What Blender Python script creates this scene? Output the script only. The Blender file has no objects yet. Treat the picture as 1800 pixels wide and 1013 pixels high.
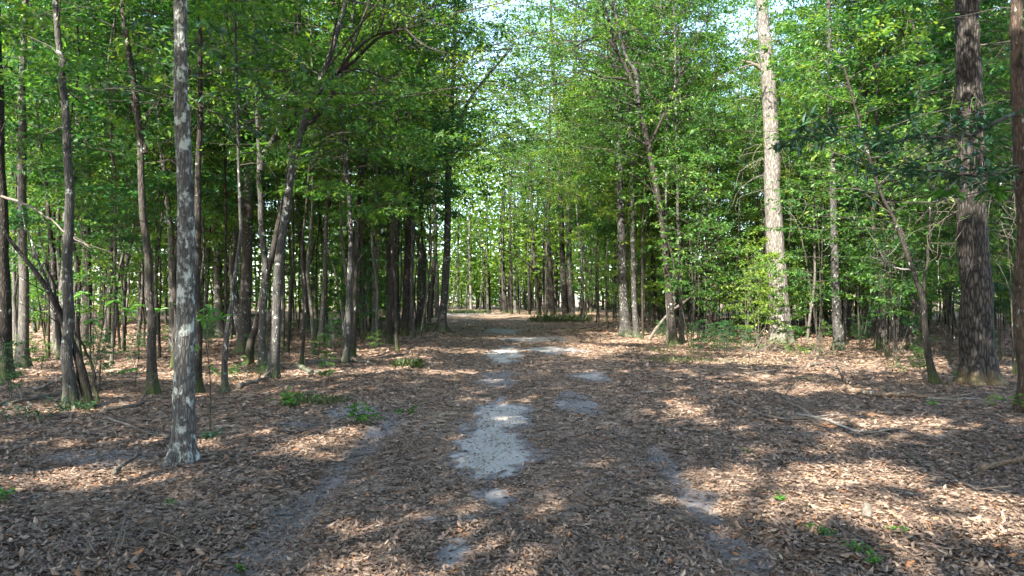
import bpy, math, random
import numpy as np
from math import radians, sin, cos, pi

# ------------------------------------------------------------------ camera, sky, sun, exposure
sc = bpy.context.scene
COL = sc.collection
CAM_H, F = 1.60, 1200.0                    # eye height (m); focal length in pixels of the 1800 px wide photograph
PITCH = math.atan(18.5 / F)
cam_d = bpy.data.cameras.new('camera'); cam = bpy.data.objects.new('camera', cam_d); COL.objects.link(cam)
cam_d.sensor_width = 36.0; cam_d.lens = 24.0; cam_d.clip_start = 0.05; cam_d.clip_end = 2000.0
cam.location = (0, 0, CAM_H); cam.rotation_euler = (pi / 2 + PITCH, 0, 0)
sc.camera = cam

SUN_AZ = (-0.50, -0.86)                    # horizontal direction towards the sun: behind the camera, to the left
SUN_EL = radians(41)
_n = math.hypot(*SUN_AZ)
TO_SUN = np.array([SUN_AZ[0] / _n * cos(SUN_EL), SUN_AZ[1] / _n * cos(SUN_EL), sin(SUN_EL)])
w = bpy.data.worlds.new('World'); sc.world = w; w.use_nodes = True
nt = w.node_tree; nt.nodes.clear()
sky = nt.nodes.new('ShaderNodeTexSky'); sky.sky_type = 'NISHITA'; sky.sun_disc = False
sky.sun_elevation = SUN_EL; sky.sun_rotation = math.atan2(TO_SUN[0], TO_SUN[1])
sky.air_density = 1.0; sky.dust_density = 1.5; sky.ozone_density = 1.0
bg = nt.nodes.new('ShaderNodeBackground'); bg.inputs['Strength'].default_value = 0.15
wo = nt.nodes.new('ShaderNodeOutputWorld')
nt.links.new(sky.outputs[0], bg.inputs[0]); nt.links.new(bg.outputs[0], wo.inputs[0])
sun_d = bpy.data.lights.new('sun', 'SUN'); sun_d.energy = 4.4; sun_d.angle = radians(0.53); sun_d.color = (1.0, 0.93, 0.82)
sun = bpy.data.objects.new('sun', sun_d); COL.objects.link(sun)
from mathutils import Vector, noise as mnoise
sun.rotation_euler = Vector(TO_SUN).to_track_quat('Z', 'Y').to_euler(); sun.location = (-20, -30, 40)
vs = sc.view_settings
vs.view_transform = 'Standard'; vs.look = 'None'; vs.gamma = 1.0; vs.use_curve_mapping = False
vs.exposure = 2.85
cy = sc.cycles
cy.use_adaptive_sampling = True; cy.adaptive_threshold = 0.02; cy.max_bounces = 5; cy.diffuse_bounces = 3; cy.glossy_bounces = 2; cy.transmission_bounces = 5; cy.transparent_max_bounces = 4
cy.use_denoising = True; cy.sample_clamp_indirect = 6.0; cy.caustics_reflective = False; cy.caustics_refractive = False

# ------------------------------------------------------------------ small helpers
R = random.Random(7)
def rs(seed): return np.random.default_rng(seed)
def lerp(a, b, t): return a + (b - a) * t

def at(px, py, y):                          # the point at depth y that shows at a pixel of the photograph
    u = (px - 900) / F; v = (506.5 - py) / F
    dy = cos(PITCH) - v * sin(PITCH); dz = sin(PITCH) + v * cos(PITCH)
    t = y / dy
    return np.array([u * t, y, CAM_H + dz * t])
def depth_of(py): return CAM_H * F / (py - 525.0)
def on_ground(px, py):
    d = depth_of(py)
    return ((px - 900) / F * d, d)
def to_px(x, y): return 900 + F * x / y

def _hash(ix, iy, s):
    n = (ix.astype(np.int64) * 374761393 + iy.astype(np.int64) * 668265263 + s * 974634777) & 0x7fffffff
    n = ((n ^ (n >> 13)) * 1274126177) & 0x7fffffff
    return ((n ^ (n >> 16)) & 0xffff) / 65535.0
def vnoise(x, y, s=0):
    x = np.asarray(x, float); y = np.asarray(y, float)
    ix = np.floor(x); iy = np.floor(y); fx = x - ix; fy = y - iy
    fx = fx * fx * (3 - 2 * fx); fy = fy * fy * (3 - 2 * fy)
    a = _hash(ix, iy, s); b = _hash(ix + 1, iy, s); c = _hash(ix, iy + 1, s); d = _hash(ix + 1, iy + 1, s)
    return (a + (b - a) * fx) * (1 - fy) + (c + (d - c) * fx) * fy
def fbm(x, y, s=0, o=3):
    r = 0; a = 0.5; t = 0
    for k in range(o):
        r = r + a * vnoise(x, y, s + k * 17); t += a; a *= 0.5; x = x * 2.03; y = y * 2.03
    return r / t

def link(o, parent=None):
    COL.objects.link(o)
    if parent is not None: o.parent = parent
    return o
def tag(o, label=None, cat=None, group=None, kind=None):
    for k, v in (('label', label), ('category', cat), ('group', group), ('kind', kind)):
        if v: o[k] = v
    return o
def empty(name, loc, rz=0.0):
    o = bpy.data.objects.new(name, None); link(o); o.location = loc; o.rotation_euler = (0, 0, rz)
    o.empty_display_size = 0.2
    return o

class MB:
    """collects vertices, polygons, a per-vertex random value and material slots"""
    def __init__(s): s.v = []; s.idx = []; s.tot = []; s.rn = []; s.mi = []; s.n = 0
    def add(s, v, f, rn=None, mi=0):
        v = np.asarray(v, float).reshape(-1, 3); f = np.asarray(f, np.int64)
        if len(v) == 0 or len(f) == 0: return
        s.v.append(v); s.idx.append((f + s.n).ravel()); s.tot.append(np.full(len(f), f.shape[1]))
        s.rn.append(np.zeros(len(v)) if rn is None else rn); s.mi.append(np.full(len(f), mi)); s.n += len(v)
    def mesh(s, name, mats, smooth=True):
        me = bpy.data.meshes.new(name)
        v = np.concatenate(s.v); idx = np.concatenate(s.idx); tot = np.concatenate(s.tot)
        me.vertices.add(len(v)); me.vertices.foreach_set('co', v.astype(np.float32).ravel())
        me.loops.add(len(idx)); me.loops.foreach_set('vertex_index', idx.astype(np.int32))
        me.polygons.add(len(tot)); st = np.concatenate([[0], np.cumsum(tot)[:-1]])
        me.polygons.foreach_set('loop_start', st.astype(np.int32))
        me.polygons.foreach_set('material_index', np.concatenate(s.mi).astype(np.int32))
        me.polygons.foreach_set('use_smooth', np.full(len(tot), smooth))
        at_ = me.attributes.new('rnd', 'FLOAT', 'POINT'); at_.data.foreach_set('value', np.concatenate(s.rn).astype(np.float32))
        me.update(calc_edges=True)
        for m in mats: me.materials.append(m)
        return me
    def build(s, name, mats, parent=None, smooth=True):
        return link(bpy.data.objects.new(name, s.mesh(name, mats, smooth)), parent)

def smooth_path(pts, n):
    """Catmull-Rom through the points, n samples"""
    p = np.asarray(pts, float)
    if len(p) == 2: return p[0] + (p[1] - p[0]) * np.linspace(0, 1, n)[:, None]
    q = np.vstack([2 * p[0] - p[1], p, 2 * p[-1] - p[-2]])
    t = np.linspace(0, len(p) - 1 - 1e-9, n); i = t.astype(int); f = (t - i)[:, None]
    a, b, c, d = q[i], q[i + 1], q[i + 2], q[i + 3]
    return 0.5 * (2 * b + (c - a) * f + (2 * a - 5 * b + 4 * c - d) * f ** 2 + (3 * b - a - 3 * c + d) * f ** 3)

def tube(mb, pts, rad, sides=8, mi=0, mod=None, rn=0.5, cap=True):
    """tapered tube along pts; mod(theta, i) scales the radius"""
    p = np.asarray(pts, float); n = len(p); rad = np.broadcast_to(np.asarray(rad, float), (n,))
    t = np.gradient(p, axis=0); t /= np.linalg.norm(t, axis=1)[:, None] + 1e-12
    ref = np.array([0.0, 1.0, 0.0]) if abs(t[:, 1]).mean() < 0.8 else np.array([1.0, 0, 0])
    a = np.cross(t, ref); a /= np.linalg.norm(a, axis=1)[:, None] + 1e-12
    b = np.cross(t, a)
    th = np.arange(sides) * 2 * pi / sides
    m = np.ones((n, sides)) if mod is None else mod(th, p)
    v = p[:, None, :] + (rad[:, None] * m)[..., None] * (np.cos(th)[None, :, None] * a[:, None, :] + np.sin(th)[None, :, None] * b[:, None, :])
    i = np.arange(n - 1)[:, None] * sides; j = np.arange(sides)[None, :]; k = (j + 1) % sides
    f = np.stack([i + j, i + sides + j, i + sides + k, i + k], -1).reshape(-1, 4)
    mb.add(v, f, np.full(n * sides, rn), mi)
    if cap:
        c = np.arange(sides)
        for row, o in ((n - 1, 1), (0, -1)):
            vv = np.vstack([v[row], p[row] + 0.2 * o * rad[row] * t[row]])
            ff = np.stack([c, (c + 1) % sides, np.full(sides, sides)], -1)
            if o < 0: ff = ff[:, ::-1]
            mb.add(vv, ff, np.full(sides + 1, rn), mi)

def norm(a): return a / (np.linalg.norm(a, axis=-1, keepdims=True) + 1e-12)
def leaves(mb, p, d, nrm, L, W, rn, mi=0, fold=0.25, six=False, curl=0.0):
    """leaf blades: base p, direction d, upper side nrm, length L, width W"""
    d = norm(d); s = norm(np.cross(d, nrm)); u = np.cross(s, d); n = len(p)
    L = np.broadcast_to(L, (n,))[:, None]; W = np.broadcast_to(W, (n,))[:, None] * 0.5
    cu = np.broadcast_to(curl, (n,))[:, None]
    if not six:
        tip = p + d * L + u * cu * L
        l = p + d * L * 0.45 + s * W + u * W * fold; r = p + d * L * 0.45 - s * W + u * W * fold
        v = np.stack([p, r, tip, l], 1); b = np.arange(n)[:, None] * 4
        mb.add(v, b + np.array([[0, 1, 2, 3]]), np.repeat(rn, 4), mi)
    else:
        tip = p + d * L + u * cu * L
        def q(t, sg, wf): return p + d * L * t + sg * s * W * wf + u * (W * fold * wf + cu * L * (t - 0.5) ** 2)
        v = np.stack([p, q(.28, -1, .9), q(.68, -1, .85), tip, q(.68, 1, .85), q(.28, 1, .9)], 1); b = np.arange(n)[:, None] * 6
        f = np.concatenate([b + np.array([[0, 1, 2, 3]]), b + np.array([[0, 3, 4, 5]])])
        mb.add(v, f, np.repeat(rn, 6), mi)

# ------------------------------------------------------------------ materials (all procedural)
def mat(name):
    m = bpy.data.materials.new(name); m.use_nodes = True; t = m.node_tree; t.nodes.clear()
    o = t.nodes.new('ShaderNodeOutputMaterial')
    return m, t, o
def N(t, kind, **kw):
    n = t.nodes.new('ShaderNode' + kind)
    for k, v in kw.items():
        if k in n.inputs: n.inputs[k].default_value = v
        else: setattr(n, k, v)
    return n
def ramp(t, src, stops):
    r = N(t, 'ValToRGB'); e = r.color_ramp.elements
    while len(e) < len(stops): e.new(0.5)
    for k, (pos, c) in enumerate(stops):
        e[k].position = pos; e[k].color = (*c, 1) if len(c) == 3 else c
    t.links.new(src, r.inputs[0]); return r
def mixc(t, fac, a, b, mode='MIX'):
    m = N(t, 'MixRGB', blend_type=mode)
    for k, s in ((0, fac), (1, a), (2, b)):
        if hasattr(s, 'is_linked'): t.links.new(s, m.inputs[k])
        else: m.inputs[k].default_value = s if k == 0 else (*s, 1)
    return m.outputs[0]
def noisetex(t, vec, scale, detail=4, rough=0.6, **kw):
    n = N(t, 'TexNoise', Scale=scale, Detail=detail, Roughness=rough, **kw)
    if vec is not None: t.links.new(vec, n.inputs['Vector'])
    return n.outputs['Fac']
def mapping(t, scale, src='Object'):
    c = N(t, 'TexCoord'); m = N(t, 'Mapping'); m.inputs['Scale'].default_value = scale
    t.links.new(c.outputs[src], m.inputs['Vector']); return m.outputs[0]

def leaf_mat(name, stops, trans=0.45, tint=(1.15, 1.25, 0.55), rough=0.45, spec=0.35):
    m, t, o = mat(name)
    a = N(t, 'Attribute', attribute_name='rnd'); oi = N(t, 'ObjectInfo')
    add = N(t, 'Math', operation='MULTIPLY_ADD'); t.links.new(oi.outputs['Random'], add.inputs[0])
    add.inputs[1].default_value = 0.30; t.links.new(a.outputs['Fac'], add.inputs[2])
    sub = N(t, 'Math', operation='SUBTRACT', use_clamp=True); t.links.new(add.outputs[0], sub.inputs[0]); sub.inputs[1].default_value = 0.15
    c = ramp(t, sub.outputs[0], stops).outputs[0]
    p = N(t, 'BsdfPrincipled', Roughness=rough); p.inputs['Specular IOR Level'].default_value = spec
    t.links.new(c, p.inputs['Base Color'])
    tr = N(t, 'BsdfTranslucent'); t.links.new(mixc(t, 1.0, c, tint, 'MULTIPLY'), tr.inputs['Color'])
    mx = N(t, 'MixShader'); mx.inputs[0].default_value = trans
    t.links.new(p.outputs[0], mx.inputs[1]); t.links.new(tr.outputs[0], mx.inputs[2]); t.links.new(mx.outputs[0], o.inputs[0])
    return m

def bark_mat(name, dark, light, lichen=0.0, moss=0.0, furrow=1.0, lic_col=(0.33, 0.345, 0.315), scale=1.0, foot=None):
    m, t, o = mat(name)
    v = mapping(t, (7 * scale, 7 * scale, 1.6 * scale)); v2 = mapping(t, (1, 1, 1))
    n1 = noisetex(t, v, 3.2, 6, 0.65)
    vo = N(t, 'TexVoronoi', Scale=3.2, feature='DISTANCE_TO_EDGE'); t.links.new(v, vo.inputs['Vector'])
    fur = ramp(t, vo.outputs['Distance'], [(0.0, (0, 0, 0)), (0.28, (1, 1, 1))]).outputs[0]
    c = ramp(t, n1, [(0.3, dark), (0.72, light)]).outputs[0]
    c = mixc(t, 0.55 * furrow, c, mixc(t, 1.0, c, fur, 'MULTIPLY'))
    if lichen > 0:
        vl = mapping(t, (5.5, 5.5, 3.6)); nl = noisetex(t, vl, 2.6, 7, 0.62)
        nb = noisetex(t, mapping(t, (1, 1, 2.4)), 1.1, 2, 0.5)
        s = N(t, 'Math', operation='MULTIPLY_ADD'); t.links.new(nb, s.inputs[0]); s.inputs[1].default_value = 0.35; t.links.new(nl, s.inputs[2])
        th = 0.90 - 0.155 * lichen
        lm = ramp(t, s.outputs[0], [(th - 0.02, (0, 0, 0)), (th + 0.07, (1, 1, 1))]).outputs[0]
        c = mixc(t, lm, c, mixc(t, n1, lic_col, (0.30, 0.33, 0.29)))
        # dark wet blotches
        nd = noisetex(t, mapping(t, (2.2, 2.2, 1.6)), 2.0, 5, 0.6, )
        dm = ramp(t, nd, [(0.60, (0, 0, 0)), (0.68, (1, 1, 1))]).outputs[0]
        c = mixc(t, dm, c, tuple(x * 0.45 for x in dark))
    if moss > 0 or foot:
        sx = N(t, 'SeparateXYZ'); t.links.new(v2, sx.inputs[0])
        mr = N(t, 'MapRange'); t.links.new(sx.outputs[2], mr.inputs[0])
        mr.inputs[1].default_value = 0.05; mr.inputs[2].default_value = 0.55 if not foot else 0.42; mr.inputs[3].default_value = 1; mr.inputs[4].default_value = 0
        nm = noisetex(t, v2, 5, 4, 0.6)
        mm = N(t, 'Math', operation='MULTIPLY'); t.links.new(mr.outputs[0], mm.inputs[0]); t.links.new(nm, mm.inputs[1])
        mk = ramp(t, mm.outputs[0], [(0.12, (0, 0, 0)), (0.5, (1, 1, 1))]).outputs[0]
        f = N(t, 'Math', operation='MULTIPLY'); t.links.new(mk, f.inputs[0]); f.inputs[1].default_value = moss if not foot else 0.6
        c = mixc(t, f.outputs[0], c, foot or (0.06, 0.085, 0.02))
    p = N(t, 'BsdfPrincipled', Roughness=0.9); p.inputs['Specular IOR Level'].default_value = 0.15
    t.links.new(c, p.inputs['Base Color'])
    h = N(t, 'MixRGB', blend_type='MULTIPLY'); h.inputs[0].default_value = 1
    t.links.new(n1, h.inputs[1]); t.links.new(fur, h.inputs[2])
    b = N(t, 'Bump', Strength=0.55 * furrow, Distance=0.03); t.links.new(h.outputs[0], b.inputs['Height'])
    t.links.new(b.outputs[0], p.inputs['Normal']); t.links.new(p.outputs[0], o.inputs[0])
    return m

M = {}
M['lichen'] = bark_mat('pale_lichen_bark', (0.056, 0.053, 0.050), (0.160, 0.152, 0.142), lichen=1.2, furrow=1.1, lic_col=(0.34, 0.355, 0.33), scale=1.6)
M['grey'] = bark_mat('grey_bark', (0.030, 0.029, 0.027), (0.092, 0.087, 0.080), lichen=0.75, moss=0.4, furrow=0.8, scale=1.5)
M['dark'] = bark_mat('dark_bark', (0.016, 0.014, 0.012), (0.058, 0.050, 0.042), lichen=0.45, moss=0.5, furrow=0.9, scale=1.3)
M['brown'] = bark_mat('brown_bark', (0.026, 0.023, 0.020), (0.082, 0.072, 0.061), lichen=0.5, moss=0.6, furrow=0.8, scale=1.4)
M['tan'] = bark_mat('tan_bark', (0.048, 0.044, 0.039), (0.130, 0.120, 0.105), lichen=0.55, moss=0.3, furrow=0.6, scale=1.4)
M['furrow'] = bark_mat('furrowed_bark', (0.020, 0.018, 0.016), (0.098, 0.087, 0.077), furrow=1.5, scale=0.9, foot=(0.20, 0.155, 0.08))
M['plate'] = bark_mat('plated_bark', (0.07, 0.064, 0.058), (0.27, 0.248, 0.222), furrow=1.1, scale=0.8, moss=0.5)
M['twig'] = bark_mat('twig_bark', (0.03, 0.027, 0.023), (0.085, 0.076, 0.064), furrow=0.3, scale=2)
M['stick'] = bark_mat('weathered_stick', (0.06, 0.05, 0.042), (0.17, 0.145, 0.12), lichen=0.4, furrow=0.4, scale=2)
M['red'] = bark_mat('reddish_bark', (0.035, 0.026, 0.02), (0.11, 0.08, 0.06), lichen=0.4, furrow=1.0, scale=1.2)
M['dead'] = bark_mat('bleached_dead_wood', (0.11, 0.10, 0.09), (0.28, 0.255, 0.225), furrow=0.4, scale=2)
M['rotten'] = bark_mat('rotting_wood', (0.08, 0.055, 0.038), (0.26, 0.185, 0.125), lichen=0.6, furrow=0.6, scale=2, lic_col=(0.4, 0.38, 0.33))

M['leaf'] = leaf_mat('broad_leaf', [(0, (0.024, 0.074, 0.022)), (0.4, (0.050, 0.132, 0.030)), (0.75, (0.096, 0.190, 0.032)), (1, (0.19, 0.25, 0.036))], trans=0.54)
M['leaf_dark'] = leaf_mat('shaded_green_leaf', [(0, (0.016, 0.062, 0.026)), (0.5, (0.032, 0.110, 0.040)), (1, (0.068, 0.165, 0.044))], trans=0.5)  # darker, bluer copy of the leaf green, shade put into the colour
M['leaf_lit'] = leaf_mat('sunlit_green_leaf', [(0, (0.055, 0.13, 0.026)), (0.45, (0.115, 0.21, 0.032)), (1, (0.25, 0.30, 0.042))], trans=0.57)  # brighter, yellower copy of the leaf green, sunlight put into the colour
M['bay'] = leaf_mat('glossy_bay_leaf', [(0, (0.016, 0.050, 0.026)), (0.5, (0.028, 0.085, 0.040)), (1, (0.060, 0.125, 0.050))], trans=0.28, rough=0.3, spec=0.5)
M['seedling'] = leaf_mat('seedling_leaf', [(0, (0.03, 0.10, 0.014)), (0.5, (0.055, 0.16, 0.02)), (1, (0.11, 0.23, 0.03))], trans=0.4)
M['grass'] = leaf_mat('grass_blade', [(0, (0.03, 0.055, 0.014)), (0.5, (0.05, 0.085, 0.022)), (1, (0.13, 0.13, 0.06))], trans=0.35)
LIT = [(0.0, (0.056, 0.040, 0.030)), (0.25, (0.122, 0.085, 0.062)), (0.5, (0.200, 0.144, 0.106)), (0.72, (0.285, 0.208, 0.153)), (0.9, (0.43, 0.335, 0.25)), (1, (0.31, 0.15, 0.07))]
def litter_mat():
    m, t, o = mat('dry_leaf')
    a = N(t, 'Attribute', attribute_name='rnd')
    c = ramp(t, a.outputs['Fac'], LIT).outputs[0]
    nz = noisetex(t, mapping(t, (1, 1, 1)), 55, 3, 0.6)
    c = mixc(t, 0.55, c, mixc(t, 1.0, c, ramp(t, nz, [(0.3, (0.55, 0.5, 0.48)), (0.7, (1.3, 1.3, 1.3))]).outputs[0], 'MULTIPLY'))
    p = N(t, 'BsdfPrincipled', Roughness=0.62); p.inputs['Specular IOR Level'].default_value = 0.32
    t.links.new(c, p.inputs['Base Color'])
    tr = N(t, 'BsdfTranslucent'); t.links.new(c, tr.inputs['Color'])
    mx = N(t, 'MixShader'); mx.inputs[0].default_value = 0.12
    t.links.new(p.outputs[0], mx.inputs[1]); t.links.new(tr.outputs[0], mx.inputs[2]); t.links.new(mx.outputs[0], o.inputs[0])
    return m
M['litter'] = litter_mat()
def ground_mat(name, sandy):
    m, t, o = mat(name)
    v = mapping(t, (1, 1, 1))
    vo = N(t, 'TexVoronoi', Scale=11.0); t.links.new(v, vo.inputs['Vector']); vo.inputs['Randomness'].default_value = 1
    sx = N(t, 'SeparateColor'); t.links.new(vo.outputs['Color'], sx.inputs[0])
    c = ramp(t, sx.outputs[0], [(p, tuple(x * 0.8 for x in q)) for p, q in LIT]).outputs[0]
    big = noisetex(t, v, 0.45, 4, 0.6)
    c = mixc(t, 0.6, c, mixc(t, 1.0, c, ramp(t, big, [(0.3, (0.62, 0.6, 0.6)), (0.7, (1.25, 1.2, 1.15))]).outputs[0], 'MULTIPLY'))
    n = noisetex(t, v, 26, 5, 0.7)
    at_ = N(t, 'Attribute', attribute_name='rnd')               # how bare of leaves the sand or soil is here
    soil = ramp(t, noisetex(t, v, 3.0, 5, 0.6), [(0.3, (0.115, 0.105, 0.105)), (0.7, (0.215, 0.20, 0.195))]).outputs[0]
    sand = ramp(t, n, [(0.25, (0.20, 0.186, 0.165)), (0.6, (0.345, 0.322, 0.288)), (0.8, (0.42, 0.395, 0.355))]).outputs[0]
    f1 = ramp(t, at_.outputs['Fac'], [(0.10, (0, 0, 0)), (0.34, (1, 1, 1))]).outputs[0]
    f2 = ramp(t, at_.outputs['Fac'], [(0.50, (0, 0, 0)), (0.78, (1, 1, 1))]).outputs[0]
    c = mixc(t, f2, mixc(t, f1, c, soil), sand)
    p = N(t, 'BsdfPrincipled', Roughness=0.95); p.inputs['Specular IOR Level'].default_value = 0.1
    t.links.new(c, p.inputs['Base Color'])
    b = N(t, 'Bump', Strength=0.35, Distance=0.02); t.links.new(n, b.inputs['Height']); t.links.new(b.outputs[0], p.inputs['Normal'])
    t.links.new(p.outputs[0], o.inputs[0]); return m
M['ground'] = ground_mat('leafy_soil', 0); M['path'] = ground_mat('sandy_track', 1)

# ------------------------------------------------------------------ ground and path
PATH = np.array([(-8, 0.0, 1.7), (0, 0.0, 1.7), (10, -0.05, 1.75), (18, 0.35, 2.3), (27, 0.8, 3.5), (40, 0.0, 3.8), (55, -2.0, 3.6), (70, -4.6, 3.0), (85, -8.5, 3.0), (100, -16, 3.2), (112, -30, 3.4), (118, -50, 3.5)])
def path_c(y): return np.interp(y, PATH[:, 0], PATH[:, 1])
def path_w(y): return np.interp(y, PATH[:, 0], PATH[:, 2])
SAND = [(-0.22, 7.4, 0.44, 1.75, 1.0), (-0.16, 9.4, 0.42, 1.5, 0.95), (-0.18, 19.8, 0.55, 2.4, 0.9), (1.6, 14.2, 0.42, 1.1, 0.72), (1.35, 21, 0.8, 1.4, 0.72),
        (-0.38, 4.3, 0.10, 0.25, 0.62), (-0.6, 4.95, 0.10, 0.12, 0.6), (-0.12, 5.5, 0.16, 0.35, 0.62), (-0.3, 13.6, 0.4, 1.6, 0.45), (0.8, 27, 1.2, 2, 0.62), (-0.5, 34, 1.0, 3, 0.6),
        (-5.5, 76, 3.0, 12, 0.85), (-2.2, 9.6, 0.35, 0.6, 0.4), (-2.6, 8.4, 0.35, 0.3, 0.36), (-4.2, 7.0, 0.55, 0.35, 0.42), (1.0, 10.6, 0.3, 1.2, 0.45)]
def bare(x, y):
    """0 = deep leaf litter, about 0.4 = grey soil in the wheel ruts, 1 = open pale sand"""
    x = np.asarray(x, float); y = np.asarray(y, float)
    nz = fbm(x * 2.6, y * 1.6, 5, 4) - 0.5; nf = fbm(x * 13, y * 9, 9, 3) - 0.5
    r = np.zeros_like(x)
    for cx, cy, rx, ry, s in SAND:
        q = np.sqrt(((x - cx) / rx) ** 2 + ((y - cy) / ry) ** 2) + nz * 1.2 + nf * 0.9
        r = np.maximum(r, s * np.clip((1.15 - q) / 0.5, 0, 1))
    wob = 0.10 * np.sin(y * 0.9)
    for cx, hw, s, y0, y1 in ((-1.62, 0.16, 0.31, 3, 10.5), (1.50, 0.12, 0.38, 3, 8.2)):
        q = np.abs(x - cx - wob * 0.5) / hw + nz * 2.2 + nf * 1.4
        e = np.clip((y1 - y) / 1.2, 0, 1)
        r = np.maximum(r, s * np.clip((1.25 - q) / 0.5, 0, 1) * e)
    return np.clip(r, 0, 1)
def hgt(x, y):
    x = np.asarray(x, float); y = np.asarray(y, float)
    far = np.clip((np.hypot(x, y) - 10) / 40, 0, 1)
    h = (fbm(x * 0.35, y * 0.35, 21, 3) - 0.5) * lerp(0.10, 0.34, far) + (fbm(x * 1.7, y * 1.7, 31, 3) - 0.5) * 0.13
    dx = x - path_c(y); pw = path_w(y)
    h = h * np.clip(np.abs(dx) / pw, 0.35, 1)
    near = np.clip((14 - y) / 6, 0, 1)
    for cx in (-1.62, 1.5): h = h - 0.055 * near * np.exp(-((x - cx) / 0.2) ** 2)
    h = h + 0.07 * np.exp(-((dx + pw + 0.5) / 0.6) ** 2) * np.clip((y - 6) / 6, 0, 1)      # low bank on the left edge
    return h
def zat(x, y): return float(hgt(np.array([x]), np.array([y]))[0])

def axis(segs):
    out = [segs[0][0]]
    for a, b, s0, s1 in segs:
        p = a
        while p < b - 1e-6:
            s = lerp(s0, s1, (p - a) / (b - a)); p = min(b, p + s); out.append(p)
    return np.array(out)
ypos = axis([(-60, 2, 6, 1), (2, 10, 0.10, 0.10), (10, 26, 0.10, 0.3), (26, 70, 0.25, 1.0), (70, 160, 1, 4), (160, 600, 8, 60)])
xh = axis([(0, 6, 0.10, 0.10), (6, 16, 0.10, 0.4), (16, 70, 0.35, 2), (70, 500, 3, 60)])
xpos = np.concatenate([-xh[:0:-1], xh])
gx, gy = np.meshgrid(xpos, ypos); gz = hgt(gx, gy); gb = bare(gx, gy)
V = np.stack([gx, gy, gz], -1).reshape(-1, 3); nx = len(xpos)
i = np.arange(len(ypos) - 1)[:, None] * nx; j = np.arange(nx - 1)[None, :]
Q = np.stack([i + j, i + j + 1, i + nx + j + 1, i + nx + j], -1).reshape(-1, 4)
cxq = V[Q].mean(1); onp = (np.abs(cxq[:, 0] - path_c(cxq[:, 1])) < path_w(cxq[:, 1]) + (fbm(cxq[:, 0], cxq[:, 1] * 0.7, 77, 3) - 0.5) * 0.9) & (cxq[:, 1] < 118) & (cxq[:, 1] > -8)
for nm, sel, mt in (('ground', ~onp, 'ground'), ('path', onp, 'path')):
    q = Q[sel]; used, inv = np.unique(q, return_inverse=True)
    mb = MB(); mb.add(V[used], inv.reshape(-1, 4), gb.reshape(-1)[used])
    tag(mb.build(nm, [M[mt]]), 'leaf-strewn floor of the wood on both sides of the track' if nm == 'ground' else 'sandy track covered in dry leaves leading into the wood', kind='structure')

# ------------------------------------------------------------------ leaf litter (uncountable)
def litter(seed, y0, y1, dens, L0, L1, six):
    g = rs(seed); area = 0.86 * (y1 * y1 - y0 * y0) + 3.0 * (y1 - y0); n = int(area * dens)
    y = np.sqrt(g.uniform(y0 * y0, y1 * y1, n)); x = g.uniform(-1, 1, n) * (0.86 * y + 1.5)
    b = bare(x, y); cl = fbm(x * 0.9, y * 0.9, 41, 3)
    keep = (g.random(n) > np.clip(b * np.where(b < 0.5, 1.15, 1.5), 0, 0.93)) & (g.random(n) < 0.45 + 1.1 * cl)
    x, y, b, cl = x[keep], y[keep], b[keep], cl[keep]; n = len(x)
    onpath = np.abs(x - path_c(y)) < path_w(y)
    a = g.uniform(0, 2 * pi, n); tilt = np.clip(g.normal(0, 0.15, n), -0.4, 0.4)
    tilt = np.where(g.random(n) < 0.06, g.uniform(0.3, 0.8, n), tilt)
    d = np.stack([np.cos(a) * np.cos(tilt), np.sin(a) * np.cos(tilt), np.sin(tilt)], -1)
    nr = norm(np.stack([g.normal(0, 0.30, n), g.normal(0, 0.30, n), np.ones(n)], -1))
    L = g.uniform(L0, L1, n) * np.where(onpath, 0.78, 1.0) * g.choice([0.45, 0.7, 0.9, 1.0, 1.35], n); W = L * g.uniform(0.28, 0.5, n)
    z = hgt(x, y) + 0.004 + g.random(n) ** 2 * 0.022 * np.where(b > 0.2, 0.1, 1)
    p = np.stack([x, y, z], -1) - d * L[:, None] * 0.5; p[:, 2] = np.maximum(p[:, 2], hgt(p[:, 0], p[:, 1]) + 0.003)
    rn = np.clip(g.normal(0.47, 0.18, n) + (cl - 0.5) * 0.25, 0, 0.95); rn = np.where(g.random(n) < 0.03, 1.0, rn)
    return p, d, nr, L, W, rn, six, g.normal(0.1, 0.25, n) if six else 0.0
mb = MB()
for args in ((1, 3.2, 4.9, 4300, 0.030, 0.060, True), (2, 4.9, 8, 2550, 0.032, 0.062, False), (3, 8, 14, 880, 0.040, 0.076, False), (4, 14, 25, 230, 0.065, 0.11, False), (5, 25, 50, 32, 0.12, 0.20, False)):
    p, d, nr, L, W, rn, six, cu = litter(*args)
    leaves(mb, p, d, nr, L, W, rn, 0, fold=0.45, six=six, curl=cu)
for sd, y0, y1, dn in ((5, 3.3, 9, 1500), (6, 9, 15, 420)):           # crumbled bits trodden into the track
    g = rs(sd); n = int(3.6 * (y1 - y0) * dn); y = g.uniform(y0, y1, n); x = path_c(y) + g.uniform(-1.8, 1.8, n); kp = g.random(n) < np.clip(1.35 * fbm(x * 3, y * 2.2, 55, 3) - 0.28, 0.02, 1) * (1 - 0.35 * bare(x, y)); x, y = x[kp], y[kp]; n = len(x)
    a = g.uniform(0, 2 * pi, n); e = g.normal(0, 0.2, n); L = g.uniform(0.012, 0.038, n) * (1 if y0 < 9 else 1.5)
    leaves(mb, np.stack([x, y, hgt(x, y) + 0.006 + 0.008 * g.random(n)], -1), np.stack([np.cos(a), np.sin(a), np.sin(e)], -1), norm(np.stack([g.normal(0, .35, n), g.normal(0, .35, n), np.ones(n)], -1)), L, L * g.uniform(0.35, 0.8, n), np.clip(g.normal(0.42, 0.2, n), 0, 0.95), 0, 0.3)
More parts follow.
